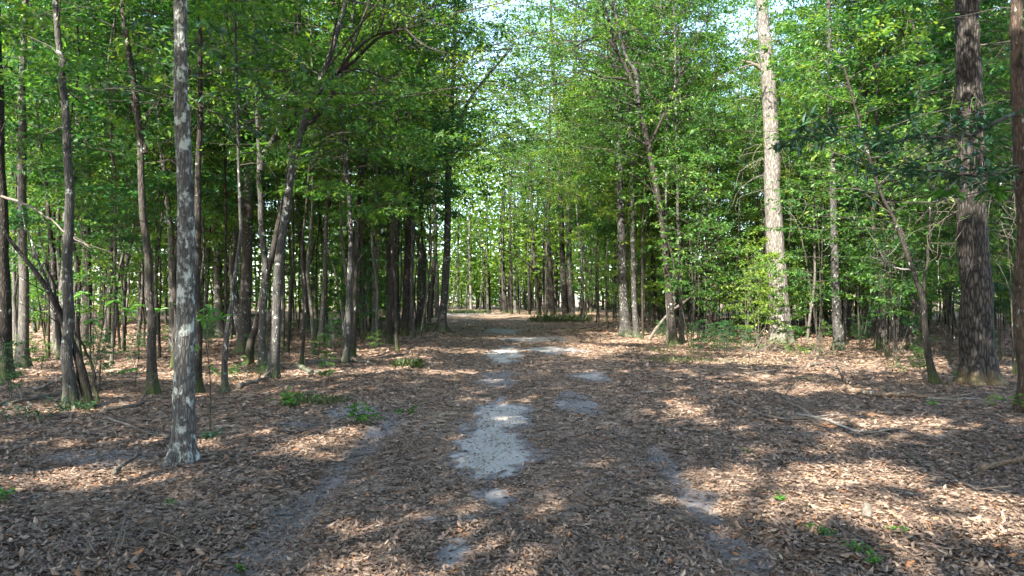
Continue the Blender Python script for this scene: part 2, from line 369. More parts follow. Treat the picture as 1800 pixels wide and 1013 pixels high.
tag(mb.build('leaf_litter', [M['litter']]), 'dry brown oak leaves strewn over the whole forest floor', 'leaf litter', kind='stuff')
g = rs(9); mb = MB()
for k in range(1700):                                                    # short broken twigs among the leaves
    y = math.sqrt(g.uniform(12, 500)); x = g.uniform(-1, 1) * (0.85 * y + 1)
    if abs(x - path_c(y)) < path_w(y) * 0.9 and g.random() < 0.75: continue
    a = g.uniform(0, 2 * pi); l = g.uniform(0.08, 0.40) * (2.0 if g.random() < 0.12 else 1); z = zat(x, y) + 0.02
    pts = [(x, y, z), (x + cos(a) * l * 0.5 + g.normal(0, 0.02), y + sin(a) * l * 0.5, z + 0.02), (x + cos(a) * l, y + sin(a) * l, z + g.uniform(0, 0.04))]
    tube(mb, pts, [0.005, 0.004, 0.002], 4, 0, cap=False)
tag(mb.build('twig_debris', [M['twig']]), 'short broken twigs scattered among the dry leaves', 'twigs', kind='stuff')

# ------------------------------------------------------------------ floor spots to be sunlit; crown leaves above them are cut away
SUNNY = [(2.6, 5.7, 1.05, 1.05), (3.4, 4.6, 0.7, 0.4), (4.9, 9.1, 1.0, 0.75), (2.6, 9.8, 0.5, 1.4), (2.4, 21, 0.9, 3.0), (-4.3, 6.2, 1.3, 0.6), (-2.0, 7.6, 0.5, 0.8), (-0.6, 4.15, 0.5, 0.2), (0.9, 7.0, 0.3, 0.5),
         (-3.0, 15, 1.8, 0.9), (-5.6, 14, 1.3, 0.9), (-2.5, 21, 2.4, 1.2), (0, 27, 3.0, 0.7), (0, 32, 3.5, 0.7), (9.5, 16, 2.2, 1.2), (6, 17, 1.6, 1.0), (-9, 17, 2, 1), (5.5, 12, 0.9, 0.5), (-7, 10, 1.3, 0.5)]
def sunny(x, y):
    q = np.full(np.shape(x), 9.0); nz = (fbm(x * 1.3, y * 1.3, 61, 3) - 0.5) * 1.5
    for cx, cy, rx, ry in SUNNY:
        q = np.minimum(q, np.sqrt(((x - cx) / rx) ** 2 + ((y - cy) / ry) ** 2))
    return q + nz < 1.05

# ------------------------------------------------------------------ tree builders
def crown_mesh(name, seed, z0, z1, Rad, limbs, twigs, nleaf, L, W, leafm, prof='egg', up=(5, 40), axis_fn=None, world=None, six=False, limb_r=0.012, droop=0.12, skew=None, thin=0.0, tw=(0.35, 0.95), tubes=True):
    """limbs, twigs and leaf sprays round a stem; slots: 0 leaf, 1 twig"""
    g = rs(seed); mb = MB(); P = []; D = []; NR = []; LL = []
    for k in range(limbs):
        u = (k + g.random()) / limbs
        pr = {'egg': sin(pi * (0.12 + 0.80 * u)) ** 0.7, 'cone': 1 - 0.75 * u, 'umbrella': 0.45 + 0.55 * sin(pi * u), 'even': 1.0}[prof]
        az = k * 2.39996 + g.normal(0, 0.5); ln = Rad * pr * g.uniform(0.55, 1.15)
        if skew is not None: ln *= 1 + 0.55 * cos(az - skew)
        el = radians(g.uniform(*up)); z = lerp(z0, z1, u) - 0.25 * ln * sin(el)
        b = np.array([0, 0, z]) if axis_fn is None else axis_fn(z)
        dirh = np.array([cos(az), sin(az), 0]); side = np.array([-sin(az), cos(az), 0])
        t = np.linspace(0, 1, 6)[:, None]
        pts = b + dirh * ln * cos(el) * t + np.array([0, 0, 1]) * (ln * sin(el) * t - droop * ln * t ** 2.2) + side * (g.normal(0, 0.16) * ln * t ** 2) + np.cumsum(g.normal(0, 0.022 * ln, (6, 3)), 0) * (t > 0)
        r0 = limb_r * (0.4 + 0.6 * ln / max(Rad, 0.1)) * max(Rad, 0.8) ** 0.5
        tube(mb, pts, np.linspace(r0, r0 * 0.22, 6), 5, 1, cap=False)
        for q in range(twigs):
            s = lerp(0.22, 1.0, (q + g.random()) / twigs); f = s * 5; ii = min(int(f), 4); bp = lerp(pts[ii], pts[ii + 1], f - ii)
            sg = 1 if q % 2 else -1
            an = az + sg * g.uniform(0.3, 1.35) + g.normal(0, 0.2); tl = Rad * g.uniform(*tw) * 0.42 * (1.15 - 0.45 * s)
            e2 = g.normal(0.10, 0.28)
            td = np.array([cos(an) * cos(e2), sin(an) * cos(e2), sin(e2)])
            mid = bp + td * tl * 0.5 + np.array([0, 0, 0.03 * tl]); end = bp + td * tl + np.array([0, 0, -0.10 * tl])
            if tubes: tube(mb, np.array([bp, end]), [r0 * 0.26, r0 * 0.08], 3, 1, cap=False)
            n = max(3, int(nleaf * g.uniform(0.6, 1.4)))
            tt = g.uniform(0.12, 1.05, n) ** 0.8; pp = np.where((tt < 0.5)[:, None], lerp(bp, mid, (tt * 2)[:, None]), lerp(mid, end, (tt * 2 - 1)[:, None]))
            # short side shoots make the spray a flat fan
            sh = g.choice([-1, 1], n); aa = an + sh * g.uniform(0.4, 1.3, n); off = g.uniform(0, 0.28, n) * tl
            pp = pp + np.stack([np.cos(aa) * off, np.sin(aa) * off, g.normal(-0.02, 0.05, n) * tl], -1)
            al = aa + g.normal(0, 0.5, n); el_ = g.normal(-0.25, 0.5, n)
            P.append(pp); D.append(np.stack([np.cos(al) * np.cos(el_), np.sin(al) * np.cos(el_), np.sin(el_)], -1))
            NR.append(np.stack([g.normal(0, 0.65, n), g.normal(0, 0.65, n), np.ones(n)], -1)); LL.append(np.full(n, g.uniform(0, 1)))
    P = np.concatenate(P); D = np.concatenate(D); NR = norm(np.concatenate(NR)); cl = np.concatenate(LL); n = len(P)
    keep = g.random(n) >= thin
    if world is not None:                                                # gaps cut into the crown so sun lands on the sunny spots
        wp = P + np.asarray(world); tq = wp[:, 2] / TO_SUN[2]
        hit = wp[:, :2] - TO_SUN[:2] * tq[:, None]
        keep &= ~(sunny(hit[:, 0], hit[:, 1]) & (g.random(n) < 0.965))
    P, D, NR, cl = P[keep], D[keep], NR[keep], cl[keep]; n = len(P)
    if n:
        sz = g.uniform(0.5, 1.25, n); rn = np.clip(0.42 * cl + g.normal(0.30, 0.18, n), 0, 1)
        leaves(mb, P, D, NR, L * sz, W * sz, rn, 0, fold=0.3, six=six, curl=-0.08 if six else 0.0)
    return mb.mesh(name, [leafm, M['twig']], smooth=False)

def trunk_mod(seed, r0, flare=0.8, rough=0.06, roots=5, hflare=0.22):
    ph = rs(seed).uniform(0, 6.28, 6)
    def f(th, p):
        z = p[:, 2] - p[0, 2] - 0.15
        fl = flare * np.exp(-np.clip(z, 0, None) / hflare)
        lob = 1 + fl[:, None] * (0.62 + 0.55 * np.cos(roots * th + ph[0])[None] + 0.30 * np.cos((roots - 2) * th + ph[1])[None])
        x = th[None] * 5 / pi
        nz = fbm(np.cos(th)[None] * 2.2 + 7 + 0 * z[:, None], np.sin(th)[None] * 2.2 + z[:, None] * 1.3 + ph[2], seed % 97, 3) - 0.5
        nf = fbm(th[None] * 6.0 + 0 * z[:, None], z[:, None] * 2.4, seed % 89 + 3, 3) - 0.5
        wrap = np.minimum(1, np.minimum(th, 2 * pi - th) * 2.5)[None]
        return lob * (1 + rough * 1.3 * nz + rough * 0.9 * nf * wrap)
    return f

def trunk_mesh(name, pts, r0, r1, m, seed, sides=14, step=0.25, flare=0.8, rough=0.06, hflare=0.22, roots=5, wob=0.012):
    g = rs(seed); pts = np.asarray(pts, float); Lh = np.linalg.norm(np.diff(pts, axis=0), axis=1).sum()
    n = max(8, int(Lh / step)); p = smooth_path(pts, n)
    kc = max(4, int(Lh / 0.8)); ck = np.zeros((kc, 3)); ck[1:-1, :2] = g.normal(0, wob, (kc - 2, 2))      # gentle sway
    p += smooth_path(ck, n)
    lo = p[0] - np.array([0, 0, 0.15]); s = np.linspace(0, 1, n)
    mb = MB(); rad = lerp(r0, r1, s ** 0.9)
    if hflare < 0.6:                         # a few extra rings in the root flare
        ex = np.array([0.03, 0.07, 0.12, 0.18, 0.26]); ex = ex[ex < np.linalg.norm(p[1] - p[0]) * 0.95]
        if len(ex):
            d = norm(p[1] - p[0]); p = np.vstack([p[:1], p[0] + d * ex[:, None], p[1:]]); rad = np.concatenate([rad[:1], np.full(len(ex), rad[0]), rad[1:]])
    p = np.vstack([lo, p]); rad = np.concatenate([rad[:1], rad])
    tube(mb, p, rad, sides, 0, trunk_mod(seed, r0, flare, rough, roots, hflare))
    return mb.mesh(name, [m]), p

def branch_mesh(name, pts, r0, r1, m, seed, sides=6, sub=4, subl=0.5):
    """a bare limb with a few side twigs"""
    g = rs(seed); p = smooth_path(pts, 14); p[1:-1] += g.normal(0, 0.012, (12, 3)); mb = MB()
    tube(mb, p, np.linspace(r0, r1, 14), sides)
    for k in range(sub):
        ii = g.integers(4, 13); d = norm(p[ii] - p[ii - 1]) + g.normal(0, 0.55, 3); d = norm(d); l = subl * g.uniform(0.4, 1.2)
        q = np.array([p[ii], p[ii] + d * l * 0.5 + g.normal(0, 0.04, 3) * l, p[ii] + d * l + np.array([0, 0, 0.08]) * l])
        tube(mb, q, [r1 * 0.9, r1 * 0.6, r1 * 0.25], 4, cap=False)
    return mb.mesh(name, [m])

KEYS = []
def key_tree(name, label, px, wpx, bark, seed, crown='auto', branches=(), stems=(), taper=0.62, flare=0.8, sides=14, step=0.25, rough=0.06, leafm='leaf', top=None, short=None, depth=None, hflare=0.22, roots=5, group=None, wob=0.012):
    """px: the stem traced from foot to top in the photograph; wpx: its width there at eye height"""
    x0, y0 = px[0]; d = depth or depth_of(y0)
    if depth: base = np.array([(x0 - 900) / F * d, d, 0])
    else: base = np.array([*on_ground(x0, y0), 0.0])
    base[2] = zat(base[0], base[1]) - 0.01
    g = rs(seed); rt = empty(name, base); tag(rt, label, 'tree', group)
    drift = np.cumsum(g.normal(0, 0.03, len(px)))
    pts = [np.zeros(3)]
    for k, (x, y) in enumerate(px[1:], 1):
        q = at(x, y, d + drift[k] * 0.6) - base; pts.append(q)
    tp = top or max(13.0, pts[-1][2] + 5)
    if tp > pts[-1][2] + 1.0:
        dr = norm(pts[-1] - pts[-2]) ; dr = norm(dr * np.array([0.6, 0.6, 1])); pts.append(pts[-1] + dr * (tp - pts[-1][2]) / dr[2])
    r0 = wpx / F * d * 0.5
    tm, p = trunk_mesh('trunk', pts, r0 * 1.08, r0 * (1 - taper), M[bark], seed, sides, step, flare, rough, hflare, roots, wob)
    tr = link(bpy.data.objects.new('trunk', tm), rt)
    for bi, b in enumerate(branches):
        bp, br, bm = b[0], b[1], (b[2] if len(b) > 2 else bark)
        q = [at(x, y, d + (b[3] if len(b) > 3 else 0) * k / max(1, len(bp) - 1)) - base for k, (x, y) in enumerate(bp)]
        o = link(bpy.data.objects.new('branch', branch_mesh('branch', q, br / F * d * 0.5, br / F * d * 0.14, M[bm], seed + 50 + bi, sub=b[4] if len(b) > 4 else 4, subl=0.06 * d)), tr)
        if len(b) > 5: o['label'] = b[5]
    zz = p[:, 2]
    def ax(z): return np.array([np.interp(z, zz, p[:, 0]), np.interp(z, zz, p[:, 1]), z])
    if crown == 'auto':
        z0 = max(3.2, 1.7 + 0.19 * d); crown = dict(z0=z0, z1=tp + 0.6, R=2.0 + 0.035 * d, limbs=26, twigs=8, n=24)
    for cw in ([crown] if isinstance(crown, dict) else crown or []):
        c = dict(L=0.135, W=0.06, prof='egg'); c.update(cw)
        me = crown_mesh('crown', seed + 7, c['z0'], c['z1'], c['R'], c['limbs'], c['twigs'], c['n'], c['L'], c['W'], M[c.get('leaf', leafm)], c['prof'], c.get('up', (5, 40)), ax, base, c.get('six', False), skew=c.get('skew'), thin=c.get('thin', 0), limb_r=c.get('lr', 0.0085))
        link(bpy.data.objects.new('crown', me), rt)
    KEYS.append((to_px(base[0], base[1]), d, short or label)); return rt, tr, base

# ---- the trees one can single out, left of the track
key_tree('lichen_barked_tree', 'straight pale grey tree blotched with white lichen, standing alone near the left foreground', [(322, 812), (323, 700), (325, 600), (327, 400), (321, 200), (318, 0)], 37, 'lichen', 11, sides=40, step=0.045, rough=0.035, flare=0.85, hflare=0.12, wob=0.004, taper=0.5, top=15,
         crown=dict(z0=6.5, z1=15, R=3.0, limbs=22, twigs=8, n=12, L=0.14, W=0.06), short='white-lichened foreground trunk')
key_tree('dark_tree', 'dark trunk cut by the left edge of the picture, with a bleached dead branch', [(8, 668), (5, 500), (2, 350), (-4, 150), (-6, 0)], 24, 'dark', 12, sides=20, short='dark left-edge trunk',
         branches=[([(2, 345), (45, 358), (85, 385), (120, 412), (160, 437)], 5, 'stick', -3.0, 4, 'bare bleached grey dead branch slanting down')])
key_tree('slender_tree', 'straight pale slender trunk just inside the left edge of the picture', [(42, 648), (41, 520), (39, 400), (40, 150), (42, 0)], 17, 'tan', 13, short='pale left-edge trunk')
key_tree('slender_tree', 'dark slender trunk bowing left at its top, behind the leaning sapling', [(125, 716), (121, 600), (118, 450), (119, 300), (112, 130), (97, 0)], 19, 'grey', 14, short='bowing dark trunk', sides=18, step=0.12)
key_tree('leaning_sapling', 'dark bare sapling leaning steeply to the left with a twin stem', [(160, 714), (146, 650), (120, 580), (95, 525), (60, 475), (25, 432), (-20, 370)], 13, 'dark', 15, top=1, crown=None, taper=0.6, sides=10, step=0.12,
         branches=[([(150, 705), (135, 640), (108, 560), (88, 480), (70, 420)], 9, 'dark', 0.3, 5), ([(172, 708), (160, 640), (135, 590), (100, 530)], 7, 'dark', 0.2, 3), ([(95, 525), (60, 440), (40, 380)], 6, 'grey', 0.3, 6)], short='leaning bare sapling')
key_tree('slender_tree', 'thick dark trunk further back, between the leaning sapling and lichened tree', [(152, 611), (153, 480), (152, 300), (154, 100), (152, 0)], 15, 'dark', 16, short='dark trunk behind the leaning sapling')
key_tree('slender_tree', 'thin dark trunk leaning left, beside the pale left-edge trunk', [(106, 630), (101, 540), (92, 430), (80, 330), (66, 200)], 9, 'dark', 17, short='thin left-leaning trunk')
key_tree('slender_tree', 'crooked mossy-footed slender tree left of the white-lichened trunk', [(272, 692), (266, 600), (260, 500), (250, 350), (241, 200), (222, 60), (215, 0)], 15, 'brown', 18, short='crooked slender trunk', sides=18, step=0.12,
         branches=[([(255, 270), (240, 215), (232, 170), (246, 150)], 9, 'brown', 0.2, 5), ([(246, 250), (262, 200), (290, 165)], 5, 'brown', 0.2, 4)])
key_tree('slender_tree', 'slim pale trunk right behind the white-lichened tree on its left side', [(305, 618), (302, 500), (297, 380), (284, 270), (274, 160), (270, 40)], 11, 'tan', 19, short='slim pale trunk')
key_tree('bay_tree', 'dark straight bay tree with large glossy leaves, directly behind the lichened trunk', [(347, 692), (347, 550), (348, 400), (352, 200), (353, 0)], 14, 'dark', 20, short='bay tree', sides=16,
         crown=[dict(z0=4.5, z1=6.1, R=1.75, limbs=15, twigs=6, n=8, L=0.17, W=0.058, leaf='bay', prof='even', six=True, up=(-5, 25)), dict(z0=6.5, z1=13, R=2.2, limbs=14, twigs=6, n=10)])
key_tree('slender_tree', 'sun-dappled pale trunk leaning slightly left, right of the bay tree', [(388, 596), (384, 520), (379, 420), (374, 300), (369, 180), (362, 60)], 13, 'tan', 21, short='sun-dappled pale trunk')
key_tree('slender_tree', 'thin lichen-speckled young tree bending right near the track edge', [(396, 692), (398, 620), (404, 550), (413, 490), (421, 420), (418, 330)], 10, 'grey', 22, short='thin lichen-speckled tree', top=8)
key_tree('stout_tree', 'stout brown straight trunk in the left wood, in front of the forked tree', [(430, 618), (432, 520), (435, 400), (440, 280), (443, 120), (440, 0)], 21, 'brown', 23, short='stout brown trunk', sides=20)
key_tree('forked_tree', 'forked grey tree whose main limb slants up to the right', [(462, 645), (461, 590), (466, 480), (459, 400), (456, 330), (456, 260), (450, 120)], 13, 'grey', 24, short='forked grey tree',
         branches=[([(457, 300), (463, 272), (482, 240), (500, 200), (512, 150), (518, 70), (522, -10)], 12, 'grey', 0.3, 6)])
key_tree('leaning_tree', 'dark tree leaning far right over the track with long arching limbs', [(480, 664), (486, 560), (492, 450), (508, 330), (522, 250), (545, 180), (575, 110), (597, 40), (612, -20)], 16, 'grey', 25, short='arching tree', sides=18, top=9.4,
         branches=[([(545, 180), (590, 130), (622, 92), (660, 62), (700, 52)], 9, 'dark', -0.3, 7), ([(600, 130), (650, 80), (705, 52), (745, 80), (790, 95)], 7, 'dark', -0.6, 8), ([(528, 235), (570, 190), (600, 130), (640, 30), (650, -20)], 9, 'dark', 0.3, 6), ([(590, 128), (640, 124), (680, 142), (740, 152)], 5, 'dark', -0.8, 8)],
         crown=dict(z0=4.6, z1=10, R=3.6, limbs=28, twigs=9, n=22, skew=0.0))
key_tree('leaning_tree', 'dark companion trunk crossing the right-leaning tree at mid height', [(437, 640), (452, 560), (470, 480), (492, 380), (507, 310), (516, 240), (522, 150)], 12, 'dark', 26, short='crossing companion trunk')
key_tree('slender_tree', 'very thin dark sapling beside the fallen log left of the track', [(530, 642), (533, 580), (536, 520), (531, 440), (540, 350)], 6, 'dark', 27, top=7, short='very thin sapling by the log')
key_tree('slender_tree', 'pale mottled trunk in sun behind the fallen log', [(541, 584), (536, 500), (528, 410), (524, 330), (530, 200)], 13, 'tan', 28, short='pale mottled trunk')
key_tree('forked_tree', 'slim pale-barked tree with bare forked limbs spreading right at eye level', [(564, 602), (568, 540), (571, 470), (574, 390), (577, 250), (580, 100)], 9, 'tan', 29, short='slim fork-limbed tree',
         branches=[([(573, 375), (585, 350), (605, 325), (618, 305), (612, 290)], 5, 'dark', -0.5, 5), ([(573, 376), (600, 373), (640, 362), (672, 345), (690, 330)], 5, 'dark', -0.5, 5), ([(540, 480), (553, 430), (566, 395)], 5, 'dark', 0.2, 2)])
key_tree('slender_tree', 'dark thin trunk curving right above, midway to the track', [(618, 628), (622, 560), (626, 450), (633, 340), (644, 240), (656, 170), (668, 90)], 10, 'dark', 30, short='dark thin curving trunk', sides=12)
key_tree('stout_tree', 'thick dark trunk with bright mossy foot among the left trees', [(633, 576), (637, 480), (642, 350), (640, 200), (642, 50)], 13, 'brown', 31, short='mossy-footed dark trunk')
key_tree('slender_tree', 'straight pale trunk with a green tuft at its foot', [(658, 594), (660, 520), (663, 430), (666, 300), (668, 100)], 11, 'tan', 32, short='straight pale trunk')
key_tree('slender_tree', 'narrow brown trunk right of the straight pale trunk', [(685, 586), (684, 500), (682, 400), (684, 250)], 8, 'brown', 33, short='narrow brown trunk')
key_tree('slender_tree', 'dark trunk set back from the track, with pale twin trunk behind', [(711, 593), (714, 500), (719, 400), (727, 290), (735, 160), (742, 60)], 13, 'dark', 34, short='dark trunk with a pale twin')
key_tree('slender_tree', 'pale twin trunk just behind the dark one near the track', [(724, 580), (723, 480), (725, 380), (722, 250), (718, 120)], 10, 'tan', 35, short='pale twin trunk')
key_tree('trackside_tree', 'grey tree with spread roots at the left edge of the track, forked high up', [(776, 589), (781, 520), (786, 430), (787, 330), (791, 230), (797, 130), (800, 40)], 14, 'grey', 36, sides=18, flare=1.3, short='flared trackside tree', crown=dict(z0=5.5, z1=16, R=4.6, limbs=34, twigs=9, n=24, L=0.17, W=0.08, skew=0.0),
         branches=[([(788, 300), (800, 240), (822, 180), (860, 130), (900, 85)], 9, 'grey', 0.0, 6), ([(750, 310), (765, 260), (784, 210)], 5, 'grey', 0, 3)])
key_tree('slender_tree', 'leaning thin trunk just left of the flared trackside tree', [(756, 562), (760, 500), (766, 420), (760, 330), (748, 240)], 9, 'dark', 37, short='leaning thin trunk')
key_tree('slender_tree', 'twin pale trunk further off beside the flared trackside tree', [(768, 561), (768, 480), (764, 400), (770, 260)], 8, 'tan', 38, short='further pale trunk')
# ---- at the end of the track
key_tree('slender_tree', 'pale sunlit trunk at the far bend of the track', [(828, 547), (827, 500), (825, 440), (826, 350)], 5, 'plate', 39, short='pale far-bend trunk', top=18)
key_tree('stout_tree', 'stout dark trunk standing at the far end of the track', [(888, 550), (886, 500), (883, 440), (886, 340), (884, 250)], 9, 'dark', 40, short='stout dark far trunk', top=20)
key_tree('slender_tree', 'slender pale trunk right of the stout dark far trunk', [(906, 549), (905, 500), (903, 440), (905, 330)], 5, 'tan', 41, short='slender pale far trunk', top=18)
key_tree('leaning_tree', 'dark far tree with a long curved limb reaching left over the track', [(947, 553), (943, 500), (938, 440), (934, 360), (930, 260)], 7, 'dark', 42, short='curved-limb far tree', top=18,
         branches=[([(945, 490), (932, 468), (905, 448), (876, 436)], 4, 'dark', -2, 4)])
key_tree('slender_tree', 'left one of the two tall trunks standing close together right of the track', [(994, 562), (990, 480), (986, 380), (984, 280), (976, 170), (970, 60)], 11, 'brown', 43, short='paired left trunk', crown=dict(z0=7, z1=24, R=5.0, limbs=36, twigs=9, n=24, L=0.2, W=0.1, skew=pi))
key_tree('slender_tree', 'right and paler one of the two tall close-standing trunks', [(1005, 562), (1001, 480), (1000, 380), (1003, 260), (1010, 150), (1012, 40)], 11, 'tan', 44, short='paired right trunk', crown=dict(z0=6, z1=24, R=4.5, limbs=36, twigs=9, n=24, L=0.2, W=0.1))
key_tree('slender_tree', 'shaded trunk left of the two tall close-standing trunks', [(972, 557), (968, 480), (964, 390), (966, 260)], 8, 'dark', 45, short='shaded trunk left of the pair')
# ---- right of the track
key_tree('stout_tree', 'stout dark tree with spreading foot at the right edge of the track', [(1101, 590), (1096, 520), (1093, 430), (1090, 330), (1087, 200), (1080, 80)], 17, 'grey', 46, sides=18, flare=1.1, short='stout right trackside trunk', crown=dict(z0=6.0, z1=16, R=4.4, limbs=34, twigs=9, n=24, L=0.17, W=0.08, skew=pi))
key_tree('slender_tree', 'slimmer dark trunk close beside the stout right trackside tree', [(1119, 592), (1115, 520), (1112, 420), (1110, 300), (1103, 160)], 10, 'grey', 47, short='slim trackside companion')
key_tree('forked_tree', 'dark tree leaning left over the track and forking high up', [(1184, 606), (1178, 530), (1168, 430), (1153, 330), (1142, 270), (1128, 205), (1121, 180), (1105, 130), (1085, 90), (1066, 20)], 12.5, 'dark', 48, sides=18, step=0.15, short='left-leaning forked tree', top=11.5,
         branches=[([(1122, 182), (1118, 130), (1100, 100), (1085, 40), (1075, -20)], 9, 'grey', 0.2, 5), ([(1085, 90), (1060, 65), (1030, 70), (1000, 90)], 6, 'dark', -0.4, 6), ([(1100, 140), (1060, 135), (1030, 122), (1000, 115)], 5, 'dark', -0.4, 6), ([(1140, 262), (1180, 170), (1215, 90), (1250, 20)], 6, 'dark', 0, 6)],
         crown=dict(z0=5.2, z1=13, R=4.0, limbs=32, twigs=9, n=24, skew=pi))
key_tree('slender_tree', 'grey thin trunk right beside the left-leaning forked tree', [(1198, 602), (1196, 520), (1193, 420), (1190, 320)], 8, 'grey', 49, short='grey thin trunk by the forked tree')
key_tree('big_sunlit_tree', 'big tall trunk with pale sunlit upper half and brush round its foot', [(1372, 602), (1369, 540), (1366, 470), (1361, 400), (1358, 300), (1354, 200), (1347, 90), (1340, 0)], 34, 'plate', 50, sides=32, step=0.12, taper=0.45, flare=0.3, hflare=0.4, rough=0.09, short='big sunlit tree', top=22,
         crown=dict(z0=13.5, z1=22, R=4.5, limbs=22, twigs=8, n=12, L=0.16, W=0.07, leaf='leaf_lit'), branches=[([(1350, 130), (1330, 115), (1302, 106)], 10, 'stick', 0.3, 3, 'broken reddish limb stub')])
key_tree('slender_tree', 'grey lichen-spotted trunk between the two biggest right trees', [(1473, 614), (1470, 540), (1467, 440), (1464, 330), (1461, 230), (1458, 120)], 15, 'grey', 51, sides=18, short='lichen-spotted right trunk')
key_tree('slender_tree', 'almost black trunk just behind the grey lichen-spotted right trunk', [(1488, 588), (1487, 520), (1486, 440), (1489, 330)], 14, 'dark', 52, short='almost black right trunk')
key_tree('crooked_tree', 'crooked thin dark tree leaning left, in front of the big furrowed trunk', [(1641, 676), (1632, 630), (1624, 570), (1622, 530), (1604, 470), (1588, 430), (1570, 385), (1540, 320)], 11, 'dark', 53, sides=12, step=0.1, short='crooked thin dark tree', top=6.0,
         crown=dict(z0=2.7, z1=6.6, R=2.3, limbs=26, twigs=7, n=17, leaf='leaf'), branches=[([(1622, 530), (1630, 450), (1635, 380), (1632, 300)], 6, 'dark', 0.2, 5), ([(1606, 475), (1570, 470), (1530, 450)], 4, 'dead', -0.3, 5)])
rt10, tr10, b10 = key_tree('big_furrowed_tree', 'massive dark furrowed trunk with a yellowish dusty foot and dead vines', [(1721, 676), (1717, 600), (1713, 480), (1710, 360), (1706, 240), (1703, 120), (1700, 0)], 51, 'furrow', 54, sides=56, step=0.06, taper=0.35, flare=0.55, hflare=0.28, rough=0.10, roots=6, short='massive furrowed trunk', top=20,
         crown=dict(z0=11, z1=20, R=4.5, limbs=20, twigs=8, n=11, L=0.16, W=0.07))
rt11, tr11, b11 = key_tree('reddish_tree', 'reddish lumpy trunk cut by the right edge of the picture', [(1799, 722), (1798, 600), (1797, 450), (1796, 300), (1788, 130), (1786, 60), (1790, 0)], 22, 'red', 55, sides=24, step=0.1, rough=0.16, taper=0.2, short='reddish right-edge trunk', top=11,
         crown=dict(z0=5.5, z1=11, R=2.6, limbs=16, twigs=7, n=12), branches=[([(1797, 195), (1740, 222), (1690, 238), (1620, 242), (1560, 252), (1500, 238)], 7, 'grey', -1.6, 8), ([(1797, 290), (1720, 310), (1640, 300), (1560, 318)], 5, 'grey', -1.2, 6)])
key_tree('slender_tree', 'thin brown trunk between the grey lichen-spotted and crooked right trees', [(1545, 618), (1543, 550), (1541, 470), (1536, 380), (1540, 260)], 8, 'brown', 56, short='thin brown right trunk')
key_tree('slender_tree', 'slim shaded trunk left of the big sunlit tree', [(1255, 585), (1256, 500), (1250, 400), (1254, 280)], 8, 'brown', 57, short='slim trunk by the big sunlit tree')
key_tree('leaning_tree', 'dark bent young tree between the forked tree and the big sunlit tree', [(1243, 590), (1250, 555), (1262, 520), (1266, 470), (1262, 380)], 10, 'dark', 58, short='dark bent young tree', top=9)

# glossy sprays on the right-edge tree's long branch, dead twigs and vines on the big trunks
def spray_mesh(name, base, line, n_sh, nl, L, W, m, seed, spread=0.4):
    g = rs(seed); mb = MB(); p = smooth_path(line, 20); P, D, NR = [], [], []; tube(mb, p, np.linspace(0.012, 0.004, 20), 5, 1)
    for k in range(n_sh):
        ii = g.integers(3, 20); d = norm(np.array([g.normal(-0.5, 0.7), g.normal(-0.4, 0.7), g.normal(-0.05, 0.35)])); l = spread * g.uniform(0.5, 1.5)
        tip = p[ii] + d * l; tube(mb, [p[ii], p[ii] + d * l * 0.5 + np.array([0, 0, 0.02]), tip], [0.006, 0.004, 0.002], 4, 1, cap=False)
        q = max(3, int(nl * g.uniform(0.7, 1.3)))
        a = g.uniform(0, 2 * pi, q); fw = g.uniform(-0.2, 0.9, q)
        e1 = norm(np.cross(d, [0, 0, 1.0])); e2 = np.cross(e1, d)
        dd = d * fw[:, None] + np.cos(a)[:, None] * e1 + 0.5 * np.sin(a)[:, None] * e2 - np.array([0, 0, 0.15])
        P.append(tip - d * l * (g.random(q) * 0.5)[:, None]); D.append(dd); NR.append(np.stack([g.normal(0, 0.3, q), g.normal(0, 0.3, q), np.ones(q)], -1))
    P, D, NR = np.concatenate(P), np.concatenate(D), norm(np.concatenate(NR)); n = len(P); s = g.uniform(0.7, 1.15, n)
    leaves(mb, P, D, NR, L * s, W * s, np.clip(g.normal(0.45, 0.25, n), 0, 1), 0, 0.25, True, -0.12)
    return mb.mesh(name, [m, M['twig']], smooth=False)
d11 = b11[1]
for k, ln in enumerate(([(1797, 195), (1740, 222), (1690, 238), (1620, 242), (1560, 252), (1500, 238), (1420, 240)], [(1797, 290), (1720, 310), (1640, 300), (1560, 318)])):
    line = [at(x, y, d11 - 1.6 * q / 5) - b11 for q, (x, y) in enumerate(ln)]
    o = link(bpy.data.objects.new('leaf_spray', spray_mesh('leaf_spray', None, line, 78 if k == 0 else 44, 7, 0.155, 0.056, M['bay'], 71 + k, 0.42)), rt11)
    o['label'] = 'drooping spray of dark blue-green glossy leaves'
line = [at(x, y, d11 - 0.5 * q) - b11 for q, (x, y) in enumerate([(1797, 330), (1740, 335), (1690, 345), (1640, 356)])]
o = link(bpy.data.objects.new('leaf_spray', spray_mesh('leaf_spray', None, line, 5, 8, 0.22, 0.075, M['seedling'], 75, 0.12)), rt11)
o['label'] = 'bright green star of long leaves'
